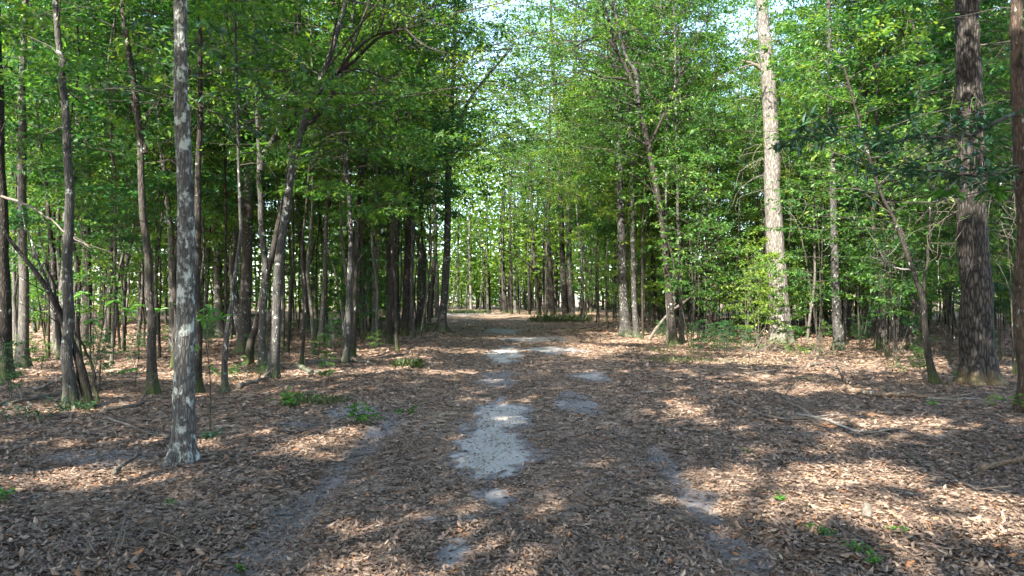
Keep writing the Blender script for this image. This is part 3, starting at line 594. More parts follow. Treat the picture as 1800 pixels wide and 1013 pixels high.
def vines(rt, base, line, rad, n, seed, spread, m='dead'):
    g = rs(seed); mb = MB(); p = smooth_path(line, 30)
    for k in range(n):
        ii = g.integers(2, 28); a = g.uniform(0, 2 * pi)
        s = p[ii] + np.array([cos(a), sin(a), 0]) * rad; out = np.array([cos(a), sin(a), 0]) * spread * g.uniform(0.2, 1.3)
        l = g.uniform(0.5, 1.6); e = s + out + np.array([g.normal(0, 0.2), g.normal(0, 0.2), -l * g.uniform(0.1, 1.0)])
        mid = (s + e) / 2 + out * 0.35 + np.array([g.normal(0, 0.1), g.normal(0, 0.1), g.uniform(0, 0.3)])
        q = smooth_path([s, mid, e, e + g.normal(0, 0.2, 3)], 9); q[1:] += g.normal(0, 0.018, (8, 3)); tube(mb, q, np.linspace(0.0055, 0.002, 9), 4, 0, cap=False)
    link(bpy.data.objects.new('dead_vines', mb.mesh('dead_vines', [M[m]])), rt)
vines(rt10, b10, [(0, 0, 2.2), (-0.08, 0, 4.5), (-0.15, 0, 7.5)], 0.33, 120, 81, 0.6, 'stick')
rt5 = [o for o in bpy.data.objects if o.name == 'big_sunlit_tree'][0]
vines(rt5, None, [(-0.1, 0, 4), (-0.25, 0, 8), (-0.45, 0, 12)], 0.42, 60, 82, 0.7)

# ------------------------------------------------------------------ unseen canopy trees added beside and behind the viewer to shade the track
cano = []; gc = rs(299)
for yy0 in np.arange(-21, 13, 4.3):
    for xx0 in np.arange(-23, 13, 4.3):
        x = xx0 + gc.uniform(-1.3, 1.3); y = yy0 + gc.uniform(-1.3, 1.3)
        if y > -1 and abs(x) < 0.80 * y + 1.6: continue
        if math.hypot(x, y) < 2.6 or (x > 3 and y < -12): continue
        if x < -20 or (x < -9 and y > 0 and gc.random() < 0.25) or y < -18: continue
        cano.append((x, y))
for k, (x, y) in enumerate(cano):
    g = rs(300 + k); h = g.uniform(15, 19); rt = empty('added_shade_tree', (x, y, zat(x, y) - 0.02))
    where = 'left of' if x < -2 else 'behind' if y < -5 else 'right of'
    tag(rt, 'unseen canopy tree %s the viewer, added so its crown shades the track' % where, 'tree', 'unseen shade trees added around the viewer %s' % where.replace(' of', ''))
    tm, p = trunk_mesh('trunk', [(0, 0, 0), (g.normal(0, .2), g.normal(0, .2), h * 0.5), (g.normal(0, .4), g.normal(0, .4), h)], g.uniform(0.13, 0.2), 0.04, M['brown'], 300 + k, 10, 0.5)
    link(bpy.data.objects.new('trunk', tm), rt)
    me = crown_mesh('crown', 330 + k, h * 0.45, h + 0.5, 4.2, 22, 8, 15, 0.42, 0.25, M['leaf'], 'egg', world=np.array([x, y, 0]), limb_r=0.02, tubes=False)  # oversized leaves make the cast shade fuller
    link(bpy.data.objects.new('crown', me), rt)

# ------------------------------------------------------------------ the wood behind: individual trees from shared meshes
TR = []
for k in range(7):
    g = rs(400 + k); hh = 15.0
    pts = [(0, 0, 0)] + [(g.normal(0, .12) * q + g.normal(0, 0.08), g.normal(0, .12) * q, hh * q / 5) for q in range(1, 6)]
    TR.append(k); me, _ = trunk_mesh('trunk', pts, 0.10, 0.025, M[['dark', 'brown', 'grey', 'tan', 'dark', 'brown', 'grey'][k]], 400 + k, 9, 0.5, 0.7, 0.06, 0.25, wob=0.03)
    TR[k] = me
BARKW = ['dark', 'brown', 'grey-barked', 'pale', 'dark', 'brown', 'greyish']
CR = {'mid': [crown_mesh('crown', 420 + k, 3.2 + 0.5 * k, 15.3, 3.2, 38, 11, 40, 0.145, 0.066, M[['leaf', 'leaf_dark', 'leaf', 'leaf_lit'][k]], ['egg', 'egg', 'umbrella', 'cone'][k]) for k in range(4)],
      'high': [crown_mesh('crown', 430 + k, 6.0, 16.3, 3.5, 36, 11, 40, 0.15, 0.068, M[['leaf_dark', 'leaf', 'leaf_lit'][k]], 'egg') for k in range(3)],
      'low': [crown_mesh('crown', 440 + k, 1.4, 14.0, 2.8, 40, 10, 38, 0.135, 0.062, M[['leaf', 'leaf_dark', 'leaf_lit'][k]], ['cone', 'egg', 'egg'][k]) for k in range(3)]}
CR['arch'] = [crown_mesh('crown', 450 + k, 6.5, 19, 5.4, 42, 10, 25, 0.145, 0.064, M[['leaf', 'leaf_lit'][k]], 'umbrella', up=(10, 40), skew=0.0) for k in range(2)]
placed = [tuple(on_ground(k[0], 525 + CAM_H * F / k[1])) for k in KEYS]
ORD = ['first', 'second', 'third', 'fourth', 'fifth', 'sixth', 'seventh', 'eighth', 'ninth', 'tenth', 'eleventh', 'twelfth', 'thirteenth', 'fourteenth', 'fifteenth', 'sixteenth', 'seventeenth', 'eighteenth', 'nineteenth', 'twentieth']
fill = []; tries = 0; ARCH = {}
for side, ys in ((-1, (21, 25.5, 29, 33, 37, 43)), (1, (27.5, 33, 38, 45, 54, 64))):      # trees that lean their crowns over the track
    for y in ys:
        x = path_c(y) + side * (path_w(y) + R.uniform(0.9, 2.2)); x = float(x)
        if any((x - a) ** 2 + (y - b) ** 2 < 0.8 for a, b in placed): x += side * 1.2
        placed.append((x, y)); fill.append((x, y)); ARCH[(x, y)] = 0.0 if side < 0 else pi
while len(fill) < 225 and tries < 20000:
    tries += 1
    y = math.sqrt(R.uniform(17 ** 2, 70 ** 2)); x = R.uniform(-0.84, 0.84) * y
    if R.random() > (1.0 if y < 45 else 0.62): continue
    if abs(x - path_c(y)) < path_w(y) + 1.1: continue
    if 0 < x - path_c(y) < 9.0 and y < 26: continue
    if y > 42 and 0 < path_c(y) - x < 22 and R.random() < 0.85: continue      # an opening lets the sun in at the bend
    if 5 < x < 11.5 and 14 < y < 27: continue                          # the sun reaches the big tree through here
    if any((x - a) ** 2 + (y - b) ** 2 < (1.25 if y < 40 else 1.7) ** 2 for a, b in placed): continue
    placed.append((x, y)); fill.append((x, y))
tries = 0
while len(fill) < 255 and tries < 4000:                                  # beyond the bend
    tries += 1
    y = R.uniform(68, 104); x = R.uniform(-0.30, 0.22) * y
    if abs(x - path_c(y)) < path_w(y) + 1.5: continue
    if any((x - a) ** 2 + (y - b) ** 2 < 1.8 ** 2 for a, b in placed): continue
    placed.append((x, y)); fill.append((x, y))
for x, y, a in ((6.9, 29.5, pi), (8.3, 33.0, pi * 0.8), (5.6, 24.6, pi * 0.9)):
    placed.append((x, y)); fill.append((x, y)); ARCH[(x, y)] = a
def relate(items, noun_fn, refs):
    """a label for each item by its order beside the nearest traced tree on its left in the picture"""
    out = {}; cnt = {}
    for it in sorted(items, key=lambda q: to_px(q[0], q[1])):
        px = to_px(it[0], it[1]); lf = [r for r in refs if r[0] <= px]
        r = max(lf, key=lambda q: q[0]) if lf else None
        key = (noun_fn(it), r); cnt[key] = cnt.get(key, 0) + 1
        o = ORD[min(cnt[key], 20) - 1]
        out[it] = '%s, %s right of the %s' % (noun_fn(it), o, r[2]) if r else '%s, %s from the left edge of the picture' % (noun_fn(it), o)
    return out
info = {}
for k, (x, y) in enumerate(fill): info[(x, y)] = R.randrange(7)
lab = relate(fill, lambda q: '%s %s tree' % ('slender' if q[1] < 38 else 'distant', BARKW[info[q]]), [k for k in KEYS if k[0] > -20])
for k, (x, y) in enumerate(fill):
    v = info[(x, y)]; s = R.uniform(0.8, 1.25) if y < 40 else R.uniform(1.0, 1.6); th = R.choice([0.38, 0.5, 0.6, 0.75, 1.0, 1.5])
    rt = empty('woodland_tree', (x, y, zat(x, y) - 0.03), R.uniform(0, 6.28)); tag(rt, lab[(x, y)], 'tree', 'trees standing in the wood behind the front ones')
    t = link(bpy.data.objects.new('trunk', TR[v]), rt); t.scale = (th, th, s)
    left = x < path_c(y)
    kind = R.choices(['mid', 'high', 'low'], (5, 4, 1) if left else (4, 2, 5))[0]
    arch = (x, y) in ARCH
    if arch: rt.rotation_euler = (0, 0, 0); s = R.uniform(0.95, 1.15) if y < 35 else R.uniform(1.1, 1.4)
    t.scale = (th, th, s)
    cm = CR['arch'][1 if x < 0 else R.randrange(2)] if arch else CR['low'][2] if y > 70 and R.random() < 0.4 else CR['mid'][3] if y > 70 else R.choice(CR[kind][:-1] if left or y < 30 else CR[kind])  # crowns past the bend get the sunlit leaf colour
    c = link(bpy.data.objects.new('crown', cm), rt); sx = R.uniform(0.85, 1.25) * (1 if y < 40 else 1.15); c.scale = (sx, sx, s); c.rotation_euler = (0, 0, ARCH[(x, y)] + R.uniform(-0.4, 0.4) if arch else R.uniform(0, 6.28))

# ------------------------------------------------------------------ understorey: saplings and shrubs
def shrub_meshes(seed, h, rad, stems, leafm, n):
    g = rs(seed); ms = MB(); parts = []
    for k in range(stems):
        a = g.uniform(0, 6.28); sp = rad * g.uniform(0.1, 0.75); hh = h * g.uniform(0.6, 1.05)
        p = smooth_path([(cos(a) * 0.04, sin(a) * 0.04, -0.05), (cos(a) * sp * 0.4 + g.normal(0, .06), sin(a) * sp * 0.4 + g.normal(0, .06), hh * 0.5), (cos(a) * sp, sin(a) * sp, hh)], 10)
        tube(ms, p, np.linspace(0.016, 0.005, 10), 5)
    cm = crown_mesh('foliage', seed + 1, h * 0.25, h, rad, n, 7, 13, 0.12, 0.056, M[leafm], 'egg', limb_r=0.007)
    return ms.mesh('stems', [M['tan' if seed % 2 else 'brown']]), cm
SH = [shrub_meshes(500 + k, [2.2, 3.8, 5.2, 3.0, 6.2][k], [0.9, 1.3, 1.6, 1.2, 1.9][k], [4, 3, 3, 6, 3][k], ['leaf', 'leaf_lit', 'leaf', 'leaf_dark', 'leaf'][k], [14, 22, 28, 18, 32][k]) for k in range(5)]
def pole_meshes(seed):
    g = rs(seed); h = g.uniform(7, 11); ln = g.normal(0, 0.5)
    me, p = trunk_mesh('trunk', [(0, 0, 0), (ln * 0.3, g.normal(0, .15), h * 0.35), (ln * 0.5 + g.normal(0, .2), g.normal(0, .2), h * 0.7), (ln + g.normal(0, .3), g.normal(0, .3), h)], g.uniform(0.032, 0.05), 0.012, M[['dark', 'tan', 'grey', 'brown', 'dark'][seed % 5]], seed, 7, 0.4, 0.5, 0.05, 0.15, wob=0.05)
    zz = p[:, 2]
    return me, crown_mesh('foliage', seed + 9, h * 0.35, h + 0.2, 1.2, 18, 6, 13, 0.12, 0.055, M[['leaf', 'leaf_lit', 'leaf', 'leaf_dark', 'leaf'][seed % 5]], 'egg', axis_fn=lambda z: np.array([np.interp(z, zz, p[:, 0]), np.interp(z, zz, p[:, 1]), z]), limb_r=0.006)
shr = []; tries = 0
while len(shr) < 135 and tries < 15000:
    tries += 1
    y = math.sqrt(R.uniform(15 ** 2, 54 ** 2)); x = R.uniform(-0.84, 0.84) * y
    if x < path_c(y) and (R.random() < 0.55 or y < 24): continue
    if abs(x - path_c(y)) < path_w(y) + 1.6: continue
    if x > 0 and y < 24 and (x < 6.5 or y < 18 or R.random() < 0.35): continue
    if x < 6.5 and 0 < x - path_c(y) < 6 and y < 26: continue
    if any((x - a) ** 2 + (y - b) ** 2 < 0.8 ** 2 for a, b in placed): continue
    placed.append((x, y)); shr.append((x, y))
shr += [(8.6, 19.0), (9.3, 16.6), (11.2, 17.4), (7.4, 20.5), (10.4, 14.2), (12.4, 14.6), (13.2, 18.5), (5.9, 22.5), (-9.5, 15.5), (-12.5, 18.5)]; npole = len(shr); tries = 0
while len(shr) < npole + 150 and tries < 9000:
    tries += 1
    y = math.sqrt(R.uniform(14 ** 2, 46 ** 2)); x = R.uniform(-0.84, 0.84) * y
    if x > path_c(y) and (R.random() < 0.2 or y < 24): continue
    if abs(x - path_c(y)) < path_w(y) + 0.9: continue
    if any((x - a) ** 2 + (y - b) ** 2 < 0.6 ** 2 for a, b in placed): continue
    placed.append((x, y)); shr.append((x, y))
nlow = len(shr); tries = 0
while len(shr) < nlow + 44 and tries < 5000:
    tries += 1
    y = math.sqrt(R.uniform(11 ** 2, 27 ** 2)); x = R.uniform(-0.8, 0.8) * y
    if abs(x - path_c(y)) < path_w(y) + 1.2 or (x > 0 and y < 14.5): continue
    if any((x - a) ** 2 + (y - b) ** 2 < 0.5 ** 2 for a, b in placed): continue
    placed.append((x, y)); shr.append((x, y))
LOW = set(shr[nlow:])
SH += [pole_meshes(560 + k) for k in range(5)]
HAND = dict(zip(shr[npole - 10:npole], (4, 2, 4, 1, 4, 2, 4, 2, 2, 4)))
inf2 = {q: R.randrange(5) + (5 if k >= npole else 0) for k, q in enumerate(shr)}
NOUN = ['low leafy bush', 'bright green sapling', 'tall leafy sapling', 'dark many-stemmed bush', 'tall spreading sapling', 'thin dark young tree', 'thin pale young tree', 'thin grey young tree', 'thin brown young tree', 'thin blackish young tree']
inf2.update(HAND); inf2.update({q: R.choice((0, 3)) for q in LOW})
lab2 = relate(shr, lambda q: 'knee-high leafy seedling' if q in LOW else NOUN[inf2[q]] + ('' if q[1] < 34 or inf2[q] > 4 else ' further back'), [k for k in KEYS if k[0] > -20])
for (x, y) in shr:
    v = inf2[(x, y)]; rt = empty('seedling' if (x, y) in LOW else 'young_tree' if v > 4 else 'sapling' if v in (1, 2, 4) else 'bush', (x, y, zat(x, y) - 0.02), R.uniform(0, 6.28)); tag(rt, lab2[(x, y)], 'seedling' if (x, y) in LOW else 'young tree' if v > 4 else 'sapling' if v in (1, 2, 4) else 'bush', 'undergrowth between the trees')
    s = R.uniform(0.8, 1.3) * (0.28 if (x, y) in LOW else 1); rt.scale = (s, s, s)
    link(bpy.data.objects.new('stems' if v < 5 else 'trunk', SH[v][0]), rt); link(bpy.data.objects.new('foliage', SH[v][1]), rt)

# ------------------------------------------------------------------ the far wood, one mass
g = rs(600); mb = MB(); n = 132000
yy = np.sqrt(g.uniform(66 ** 2, 118 ** 2, n)); xx = g.uniform(-0.95, 0.95, n) * yy
# clumps: leaves gather round random centres
nc = 5200; cyy = np.sqrt(g.uniform(66 ** 2, 118 ** 2, nc)); cxx = np.where(g.random(nc) < 0.55, np.clip(g.normal(-0.02, 0.16, nc), -0.9, 0.9), g.uniform(-0.92, 0.92, nc)) * cyy; czz = g.random(nc) ** 1.15 * 28 + 0.6
ok = np.abs(cxx - path_c(cyy)) > path_w(cyy) + 1.5; ok |= czz > 12; ok &= ~((np.abs(cxx + 0.02 * cyy) < 0.16 * cyy) & (czz < 3.2) & (cyy < 104)); ok &= ~((np.abs(cxx - 0.03 * cyy) < 0.10 * cyy) & (czz > 27)); cxx, cyy, czz = cxx[ok], cyy[ok], czz[ok]
ny = 420; ey = g.uniform(92, 150, ny); ex = g.uniform(-0.24, 0.03, ny) * ey; ez = np.where(ey > 116, g.random(ny) * 9 + 0.4, g.random(ny) * 12 + 2.6); kk = np.abs(ex - path_c(ey)) > path_w(ey) + 1.0      # thicket beyond the bend
cxx, cyy, czz = np.concatenate([cxx] + [ex[kk]] * 3), np.concatenate([cyy] + [ey[kk]] * 3), np.concatenate([czz] + [ez[kk]] * 3)
nl_ = 900; ly = np.sqrt(g.uniform(64 ** 2, 104 ** 2, nl_)); lx = g.uniform(0.16, 0.92, nl_) * np.where(g.random(nl_) < 0.65, -1, 1) * ly; lz = g.random(nl_) * 8 + 0.3      # low growth deep in the wood
kk = np.abs(lx - path_c(ly)) > path_w(ly) + 1.0; cxx, cyy, czz = np.concatenate([cxx, lx[kk]]), np.concatenate([cyy, ly[kk]]), np.concatenate([czz, lz[kk]])
ci = g.integers(0, len(cxx), n)
P = np.stack([cxx[ci] + g.normal(0, 1.3, n), cyy[ci] + g.normal(0, 1.2, n), np.clip(czz[ci] + g.normal(0, 0.7, n), 0.5, 30)], -1)
a = g.uniform(0, 2 * pi, n); e = g.normal(-0.1, 0.4, n)
leaves(mb, P, np.stack([np.cos(a) * np.cos(e), np.sin(a) * np.cos(e), np.sin(e)], -1), norm(np.stack([g.normal(0, 1, n), g.normal(0, 1, n), g.normal(0.3, 0.8, n)], -1)), g.uniform(0.4, 0.75, n), g.uniform(0.2, 0.4, n), np.clip(0.3 * _hash(ci, ci * 0, 3) + g.normal(0.42, 0.17, n), 0, 1), 0)
for k in range(560):
    y = math.sqrt(g.uniform(60 ** 2, 118 ** 2)); x = (g.uniform(-0.93, 0.93) if k < 400 else g.uniform(-0.22, 0.25)) * y
    if abs(x - path_c(y)) < path_w(y) + 1.0: continue
    z = zat(x, y); hh = g.uniform(12, 21); rr = g.uniform(0.05, 0.17)
    tube(mb, smooth_path([(x, y, z - 0.1), (x + g.normal(0, .3), y, hh * 0.5), (x + g.normal(0, .8), y, hh)], 6), np.linspace(rr, rr * 0.3, 6), 6, 1 + k % 3, cap=False)
tag(mb.build('far_wood', [M['leaf_lit'], M['dark'], M['brown'], M['tan']], smooth=False), 'distant wood of green trees closing off the view', 'wood', kind='stuff')  # far leaves have the sunlight painted into their colour

# ------------------------------------------------------------------ fallen logs and branches
def fallen(name, label, px, rpx, m, seed, sub=3, lift=0.02, cat='branch', sides=8):
    pts = []
    for (x, y) in px:
        gx_, gy_ = on_ground(x, y); pts.append(np.array([gx_, gy_, zat(gx_, gy_) + lift]))
    d = np.mean([p[1] for p in pts]); r = rpx / F * d * 0.5; c = pts[0].copy()
    g = rs(seed); p = smooth_path([q - c + np.array([0, 0, r * 0.7]) for q in pts], 16); p[:, 2] += g.normal(0, r * 0.25, 16); mb = MB()
    tube(mb, p, lerp(r, r * 0.5, np.linspace(0, 1, 16)) * (1 + g.normal(0, 0.07, 16)), sides, 0, trunk_mod(seed, r, 0.0, 0.09))
    o = mb.build(name, [M[m]]); o.location = c; tag(o, label, cat)
    for k in range(sub):
        ii = g.integers(3, 14); dd = norm(norm(p[ii + 1] - p[ii]) + np.array([g.normal(0, .7), g.normal(0, .7), abs(g.normal(0.1, 0.3))])); l = g.uniform(0.15, 0.6) * (0.5 + 0.06 * d)
        t = MB(); tube(t, smooth_path([p[ii], p[ii] + dd * l * 0.5 + g.normal(0, .03, 3), p[ii] + dd * l], 6), np.linspace(r * 0.4, r * 0.12, 6), 5); t.build('twig', [M[m]], o)
fallen('fallen_log', 'orange-brown rotting log lying right of the track before the massive trunk', [(1482, 687), (1520, 692), (1570, 695), (1628, 703)], 11, 'rotten', 91, 2, 0.01, 'log')
fallen('fallen_branch', 'thin grey continuation branch just right of the orange-brown rotting log', [(1625, 702), (1665, 708), (1722, 706)], 5, 'dead', 92, 2)
fallen('fallen_branch', 'long crooked dark branch lying left part of the right clearing', [(1272, 707), (1310, 722), (1360, 738), (1388, 737)], 6, 'stick', 93, 4)
fallen('fallen_branch', 'crooked branch pointing away, end meeting the long pale stick', [(1352, 686), (1378, 702), (1390, 716), (1410, 728)], 5, 'stick', 94, 3)
fallen('fallen_branch', 'long pale bleached stick in the right clearing', [(1400, 732), (1450, 742), (1510, 755), (1580, 760)], 6, 'dead', 95, 5)
fallen('fallen_branch', 'short upright-tilted dark stick left of the rotting log', [(1468, 646), (1480, 668), (1488, 682)], 3, 'stick', 96, 1, 0.12)
fallen('fallen_branch', 'flat pale stick beyond the rotting log', [(1400, 667), (1435, 670)], 4, 'tan', 97, 1)
fallen('fallen_branch', 'thin dark stick near the brush of the big sunlit tree', [(1276, 642), (1310, 659), (1340, 656)], 4, 'stick', 98, 3)
fallen('fallen_branch', 'dark twisted stick behind the flat pale stick', [(1420, 646), (1440, 642), (1458, 638)], 5, 'stick', 99, 2)
fallen('fallen_branch', 'thick rotten branch end at the right edge of the picture', [(1720, 826), (1755, 820), (1800, 812)], 12, 'rotten', 100, 2)
fallen('fallen_branch', 'pile-edge dark stick below the thick rotten branch', [(1675, 845), (1705, 862), (1730, 872)], 7, 'stick', 101, 4)
fallen('fallen_branch', 'thin stick lying in the sunny patch on the right', [(1594, 806), (1612, 818), (1622, 824)], 4, 'tan', 102, 1)
fallen('fallen_branch', 'dark rotten stick lying left of the lichened trunk foot', [(202, 832), (225, 815), (252, 798)], 9, 'stick', 103, 1)
fallen('fallen_branch', 'thin dark branch on the leaves behind the lichened trunk', [(188, 745), (225, 757), (262, 765), (300, 772)], 5, 'stick', 104, 4)
fallen('fallen_branch', 'low mossy branch at the foot of the leaning sapling', [(20, 716), (60, 706), (112, 694), (200, 674)], 7, 'stick', 105, 4)
fallen('fallen_branch', 'mossy log piece right of the leaning sapling foot', [(182, 722), (230, 716), (262, 709)], 8, 'stick', 106, 1)
fallen('fallen_log', 'pale log lying in the leaves by the thin saplings left of the track', [(524, 646), (550, 655), (575, 661)], 9, 'tan', 107, 1, 0.03, 'log')
fallen('fallen_log', 'long dark mossy log behind the pale log left of the track', [(540, 641), (580, 637), (620, 634), (650, 643)], 9, 'stick', 108, 2, 0.02, 'log')
fallen('fallen_log', 'mossy log in the shade by the mossy-footed dark trunk', [(600, 588), (640, 582), (668, 578)], 6, 'stick', 109, 1, 0.02, 'log')
fallen('fallen_log', 'dark log lying behind the flared trackside tree', [(735, 572), (755, 574), (772, 577)], 6, 'stick', 110, 1, 0.05, 'log')
fallen('fallen_branch', 'grey broken branches in the leaves at the lower left', [(165, 942), (215, 948), (262, 952)], 7, 'stick', 111, 6)
fallen('fallen_branch', 'thin arched branch just above the broken lower-left branch', [(190, 930), (225, 922), (262, 940)], 3, 'stick', 112, 5)
fallen('fallen_branch', 'pale stick on the leaves left of the crooked slender trunk', [(60, 690), (95, 674), (120, 664)], 4, 'dead', 113, 5)
fallen('fallen_branch', 'tangled pale branch end beside the left-edge trunks', [(0, 712), (25, 700), (52, 692)], 4, 'dead', 114, 6)
fallen('fallen_branch', 'long straight stick under the narrow brown trunk', [(470, 636), (510, 646), (545, 656)], 5, 'stick', 115, 2)
fallen('fallen_branch', 'dark root-like branch by the thin lichen-speckled tree', [(420, 684), (450, 672), (478, 664)], 8, 'stick', 116, 2)
# poles that lean
def pole(name, label, px, d0, d1, rpx, m, seed):
    n = len(px); pts = [at(x, y, lerp(d0, d1, k / (n - 1))) for k, (x, y) in enumerate(px)]
    c = pts[0].copy(); mb_ = branch_mesh('pole', [q - c for q in pts], rpx / F * d0 * 0.5, rpx / F * d0 * 0.22, M[m], seed, 7, 5, 0.9)
    o = link(bpy.data.objects.new(name, mb_)); o.location = c; tag(o, label, 'branch')
pole('leaning_pole', 'brown bare pole leaning from the ground up right beside the forked tree', [(1140, 598), (1172, 556), (1215, 522), (1262, 500)], depth_of(598), depth_of(598) + 3, 6, 'stick', 121)
pole('leaning_pole', 'dead grey sapling leaning left in the left wood', [(606, 590), (597, 520), (585, 465), (578, 440)], depth_of(600), depth_of(600) + 1, 4, 'dead', 122)
pole('leaning_pole', 'dead pale sapling leaning right across the dead grey one', [(604, 590), (612, 520), (622, 470), (645, 440)], depth_of(604), depth_of(604) + 1, 4, 'dead', 123)
pole('leaning_pole', 'bent bare sapling stem left of the pale mottled trunk', [(510, 600), (511, 540), (508, 495), (504, 470)], depth_of(600), depth_of(600), 4, 'tan', 124)
# chunk of wood
mb = MB(); x, y = on_ground(1520, 920); tube(mb, smooth_path([(0, 0, 0.0), (0.02, 0.03, 0.03), (0.05, 0.09, 0.06)], 6), [0.03, 0.036, 0.034, 0.036, 0.033, 0.026], 12, 0, trunk_mod(3, .03, 0, .2)); o = mb.build('wood_chunk', [M['stick']]); o.location = (x, y, zat(x, y) + 0.02); tag(o, 'short dark chunk of wood lying in the sunny leaves on the right', 'wood chunk')
# brush round the foot of the big sunlit tree
def brush(label, px, py, n, rad, h, seed, m='dead'):
    x, y = on_ground(px, py); g = rs(seed); mb = MB()
    for k in range(n):
        a = g.uniform(0, 6.28); r = rad * math.sqrt(g.random()); s = np.array([cos(a) * r, sin(a) * r * 0.5, 0.0]); d = np.array([g.normal(0, 1), g.normal(0, 0.5), abs(g.normal(0.25, 0.35))]); d = norm(d) * rad * g.uniform(0.3, 0.9)
        q = smooth_path([s, s + d * 0.5 + np.array([0, 0, h * 0.3 * g.random()]), s + d + np.array([0, 0, -0.1 * g.random()])], 7); tube(mb, q, (h + 0.25) * np.linspace(0.012, 0.003, 7) * g.uniform(0.5, 1.8), 4, 0, cap=False)
    o = mb.build('brush_heap', [M[m]]); o.location = (x, y, zat(x, y) + 0.03); tag(o, label, 'brush')
brush('tangled heap of pale dead branches at the foot of the big sunlit tree', 1368, 618, 45, 1.4, 0.6, 131, 'stick')
brush('grey dead branches lying between the trackside trees and the forked tree', 1145, 588, 30, 1.6, 0.5, 132, 'stick')
brush('low brush of dark twigs in front of the flared trackside tree', 745, 600, 22, 1.0, 0.2, 133, 'stick')
brush('sparse dry twigs in the right clearing behind the rotting log', 1440, 655, 22, 0.9, 0.15, 134, 'stick')
brush('thin tangled twigs lying on the lower left leaves', 280, 960, 40, 0.55, 0.06, 135, 'stick')
brush('fine dry twigs around the long pale stick', 1390, 715, 40, 0.7, 0.08, 136, 'stick')
# ------------------------------------------------------------------ green seedlings, grass
def seedling(label, px, py, h, n, L, seed, leafm='seedling', rad=0.12, name='seedling', cat='seedling'):
    x, y = on_ground(px, py); g = rs(seed); rt = empty(name, (x, y, zat(x, y))); tag(rt, label, cat); ms = MB(); ml = MB()
    for k in range(n):
        a = g.uniform(0, 6.28); r = rad * math.sqrt(g.random()); hh = h * g.uniform(0.5, 1.1); tip = np.array([cos(a) * r * 1.6, sin(a) * r * 1.6, hh])
        q = smooth_path([(cos(a) * r * 0.5, sin(a) * r * 0.5, -0.02), tip * np.array([0.7, 0.7, 0.5]), tip], 6); tube(ms, q, np.linspace(0.004, 0.0018, 6), 4, cap=False)
        nl = g.integers(5, 10); an = np.arange(nl) * 2.4 + g.uniform(0, 6); tt = g.uniform(0.45, 1, nl); e = g.normal(0.12, 0.3, nl)
        P = q[np.clip((tt * 5).astype(int), 0, 5)]
        leaves(ml, P, np.stack([np.cos(an) * np.cos(e), np.sin(an) * np.cos(e), np.sin(e)], -1), norm(np.stack([g.normal(0, .25, nl), g.normal(0, .25, nl), np.ones(nl)], -1)), L * g.uniform(0.7, 1.15, nl), L * 0.42 * g.uniform(0.8, 1.1, nl), np.clip(g.normal(0.5, 0.25, nl), 0, 1), 0, 0.25, True, -0.1)
    ms.build('stems', [M['brown']], rt); ml.build('foliage', [M[leafm]], rt, smooth=False)
SEED = [('glossy green oak seedling at the left edge of the track', 640, 752, 0.26, 9, 0.11, .16, 'seedling'), ('bright green seedling in shade further left of the track', 512, 716, 0.32, 9, 0.10, .22, 'seedling'), ('low green seedling beside the bright one, nearer the lichened trunk', 540, 712, 0.16, 8, 0.09, .35, 'seedling'),
        ('patch of dark seedlings at the foot of the leaning sapling', 62, 735, 0.26, 16, 0.09, .38, 'bay'), ('small seedling right at the leaning sapling foot', 150, 722, 0.2, 6, 0.08, .16, 'bay'), ('tiny seedling just right of the lichened trunk foot', 372, 772, 0.10, 5, 0.08, .1, 'bay'),
        ('bright yellow-green leafy sprig at the right edge of the picture', 1785, 722, 0.36, 9, 0.13, .28, 'leaf_lit'), ('tiny bright seedling on the sunny leaves', 1371, 890, 0.07, 2, 0.06, .03, 'seedling'), ('small green sprout in the lower right shade, left one', 1432, 942, 0.07, 3, 0.05, .03, 'seedling'), ('small green sprout beside the left one in the lower right shade', 1452, 950, 0.07, 3, 0.05, .03, 'seedling'),
        ('green sprout cluster near the bottom right', 1505, 978, 0.09, 4, 0.05, .05, 'seedling'), ('lowest green sprout near the bottom right', 1536, 996, 0.08, 3, 0.05, .04, 'seedling'), ('tiny sprout right of the wood chunk', 1575, 945, 0.06, 3, 0.045, .05, 'seedling'), ('tiny sprout at the right rut', 1310, 802, 0.06, 2, 0.05, .03, 'seedling'),
        ('green sprig low by the massive furrowed trunk', 1690, 672, 0.35, 8, 0.10, .25, 'leaf'), ('green weeds beneath the left-leaning forked tree', 1200, 628, 0.35, 14, 0.10, .7, 'leaf'), ('leafy weeds before the big sunlit tree foot', 1300, 615, 0.4, 16, 0.11, .9, 'leaf'), ('leafy weeds right of the big sunlit tree brush', 1420, 625, 0.45, 16, 0.11, .7, 'leaf'),
        ('dark leafy tuft behind the thin lichen-speckled tree', 432, 668, 0.5, 16, 0.10, .5, 'leaf'), ('green tuft at the foot of the straight pale trunk', 662, 602, 0.5, 14, 0.11, .4, 'leaf'), ('bushy green weeds by the dark log near the trackside tree', 740, 588, 0.6, 18, 0.12, .6, 'leaf'), ('tiny green sprout at the left edge of the frame', 4, 890, 0.14, 4, 0.07, .06, 'seedling'), ('tiny sprout in the leaves below the lichened trunk', 305, 888, 0.08, 2, 0.05, .03, 'seedling'), ('small sprout near the bottom centre-left', 422, 985, 0.06, 2, 0.045, .03, 'seedling'),
        ('small green weed in the right clearing left of the crooked tree', 1600, 655, 0.3, 8, 0.09, .5, 'leaf'), ('small weed on the track edge by the grey rut', 718, 728, 0.12, 4, 0.07, .12, 'seedling'), ('small sprouts by the dusty end of the rotting log', 1640, 712, 0.08, 3, 0.07, .1, 'seedling')]
for k, (lb, px, py, h, n, L, rad, lm) in enumerate(SEED): seedling(lb, px, py, h, n, L, 700 + k, lm, rad)
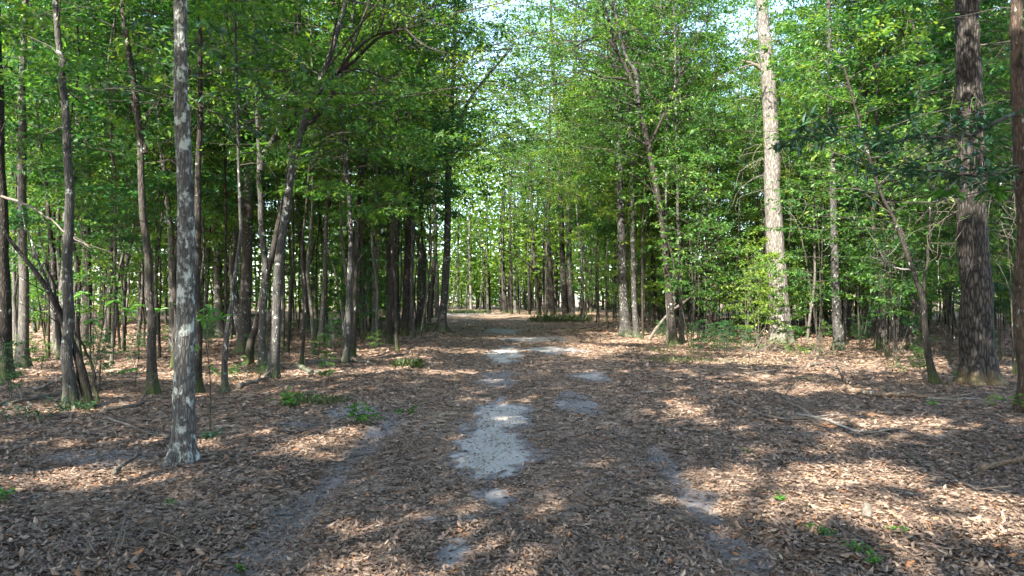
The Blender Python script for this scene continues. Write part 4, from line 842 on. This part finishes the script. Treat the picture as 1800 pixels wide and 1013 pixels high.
# sprig of magnolia leaves growing out beside the lichened trunk, and pale leaf stars
def sprig(label, px, py, d, L, n, seed, lm, whorls=1, spread=0.15):
    """a thin upright stem from the floor with whorls of leaves at its top"""
    g = rs(seed); top = at(px, py, d); x, y = top[0], d; z0 = zat(x + 0.1, y); rt = empty('magnolia_sprout', (x + 0.1, y, z0)); tag(rt, label, 'sapling'); ms = MB(); ml = MB(); h = top[2] - z0
    p = smooth_path([(0, 0, -0.02), (g.normal(0, .05) + 0.03, 0, h * 0.5), (-0.1, 0, h)], 12); tube(ms, p, np.linspace(0.009, 0.004, 12), 5)
    for k in range(whorls):
        c = p[-1] + (np.array([g.normal(0, spread), g.normal(0, spread), g.normal(0, spread)]) if k else 0)
        if k: tube(ms, [p[-3], (p[-3] + c) / 2 + np.array([0, 0, .01]), c], [0.004, 0.003, 0.002], 4, cap=False)
        an = np.arange(n) * 2 * pi / n + g.normal(0, .25, n); e = g.normal(0.0, 0.28, n)
        leaves(ml, np.tile(c, (n, 1)), np.stack([np.cos(an) * np.cos(e), np.sin(an) * np.cos(e), np.sin(e)], -1), norm(np.stack([g.normal(0, .2, n), g.normal(-0.3, .2, n), np.ones(n)], -1)), L * g.uniform(.8, 1.1, n), L * 0.36 * np.ones(n), np.clip(g.normal(.55, .2, n), 0, 1), 0, 0.2, True, -0.15)
    ms.build('stem', [M['brown']], rt); ml.build('foliage', [M[lm]], rt, smooth=False)
sprig('slim sprout with glossy long leaves peeping out right of the lichened trunk', 356, 562, 8.2, 0.16, 7, 801, 'seedling', 5, 0.16)
sprig('green whorled sprout left of the crooked slender trunk', 228, 545, 12.5, 0.18, 7, 804, 'seedling', 3, 0.22)
sprig('low green whorled sprout beside the leaning sapling', 165, 565, 11.8, 0.2, 7, 805, 'seedling', 4, 0.3)
# grass
g = rs(820)
def grass_clump(label, px, py, n, h, rad, seed):
    x, y = on_ground(px, py); g = rs(seed); mb = MB(); r = rad * np.sqrt(g.random(n)); a = g.uniform(0, 6.28, n)
    P = np.stack([np.cos(a) * r, np.sin(a) * r * 0.8, np.zeros(n) - 0.005], -1); b = g.uniform(0, 6.28, n); e = g.uniform(0.6, 1.4, n)
    leaves(mb, P, np.stack([np.cos(b) * np.cos(e), np.sin(b) * np.cos(e), np.sin(e)], -1), np.stack([np.cos(b + 1.57), np.sin(b + 1.57), 0.3 * np.ones(n)], -1), h * g.uniform(0.5, 1.15, n), 0.007, np.clip(g.normal(.5, .25, n), 0, 1), 0, 0.1, True, -0.2)
    o = mb.build('grass_clump', [M['grass']], smooth=False); o.location = (x, y, zat(x, y)); tag(o, label, 'grass clump')
grass_clump('fine grass clump at the left edge of the track', 718, 652, 420, 0.22, 0.34, 821)
grass_clump('low sparse grass beside the bright seedling', 562, 712, 300, 0.10, 0.5, 822)
grass_clump('grassy patch beneath the left-leaning forked tree', 1190, 640, 300, 0.13, 0.8, 823)
grass_clump('thin grass before the big sunlit tree brush', 1310, 640, 240, 0.10, 1.1, 824)
grass_clump('grass at the far bend of the track', 815, 552, 900, 0.5, 3.0, 825)
grass_clump('tall grass right of the track at its far end', 985, 566, 900, 0.6, 2.2, 826)
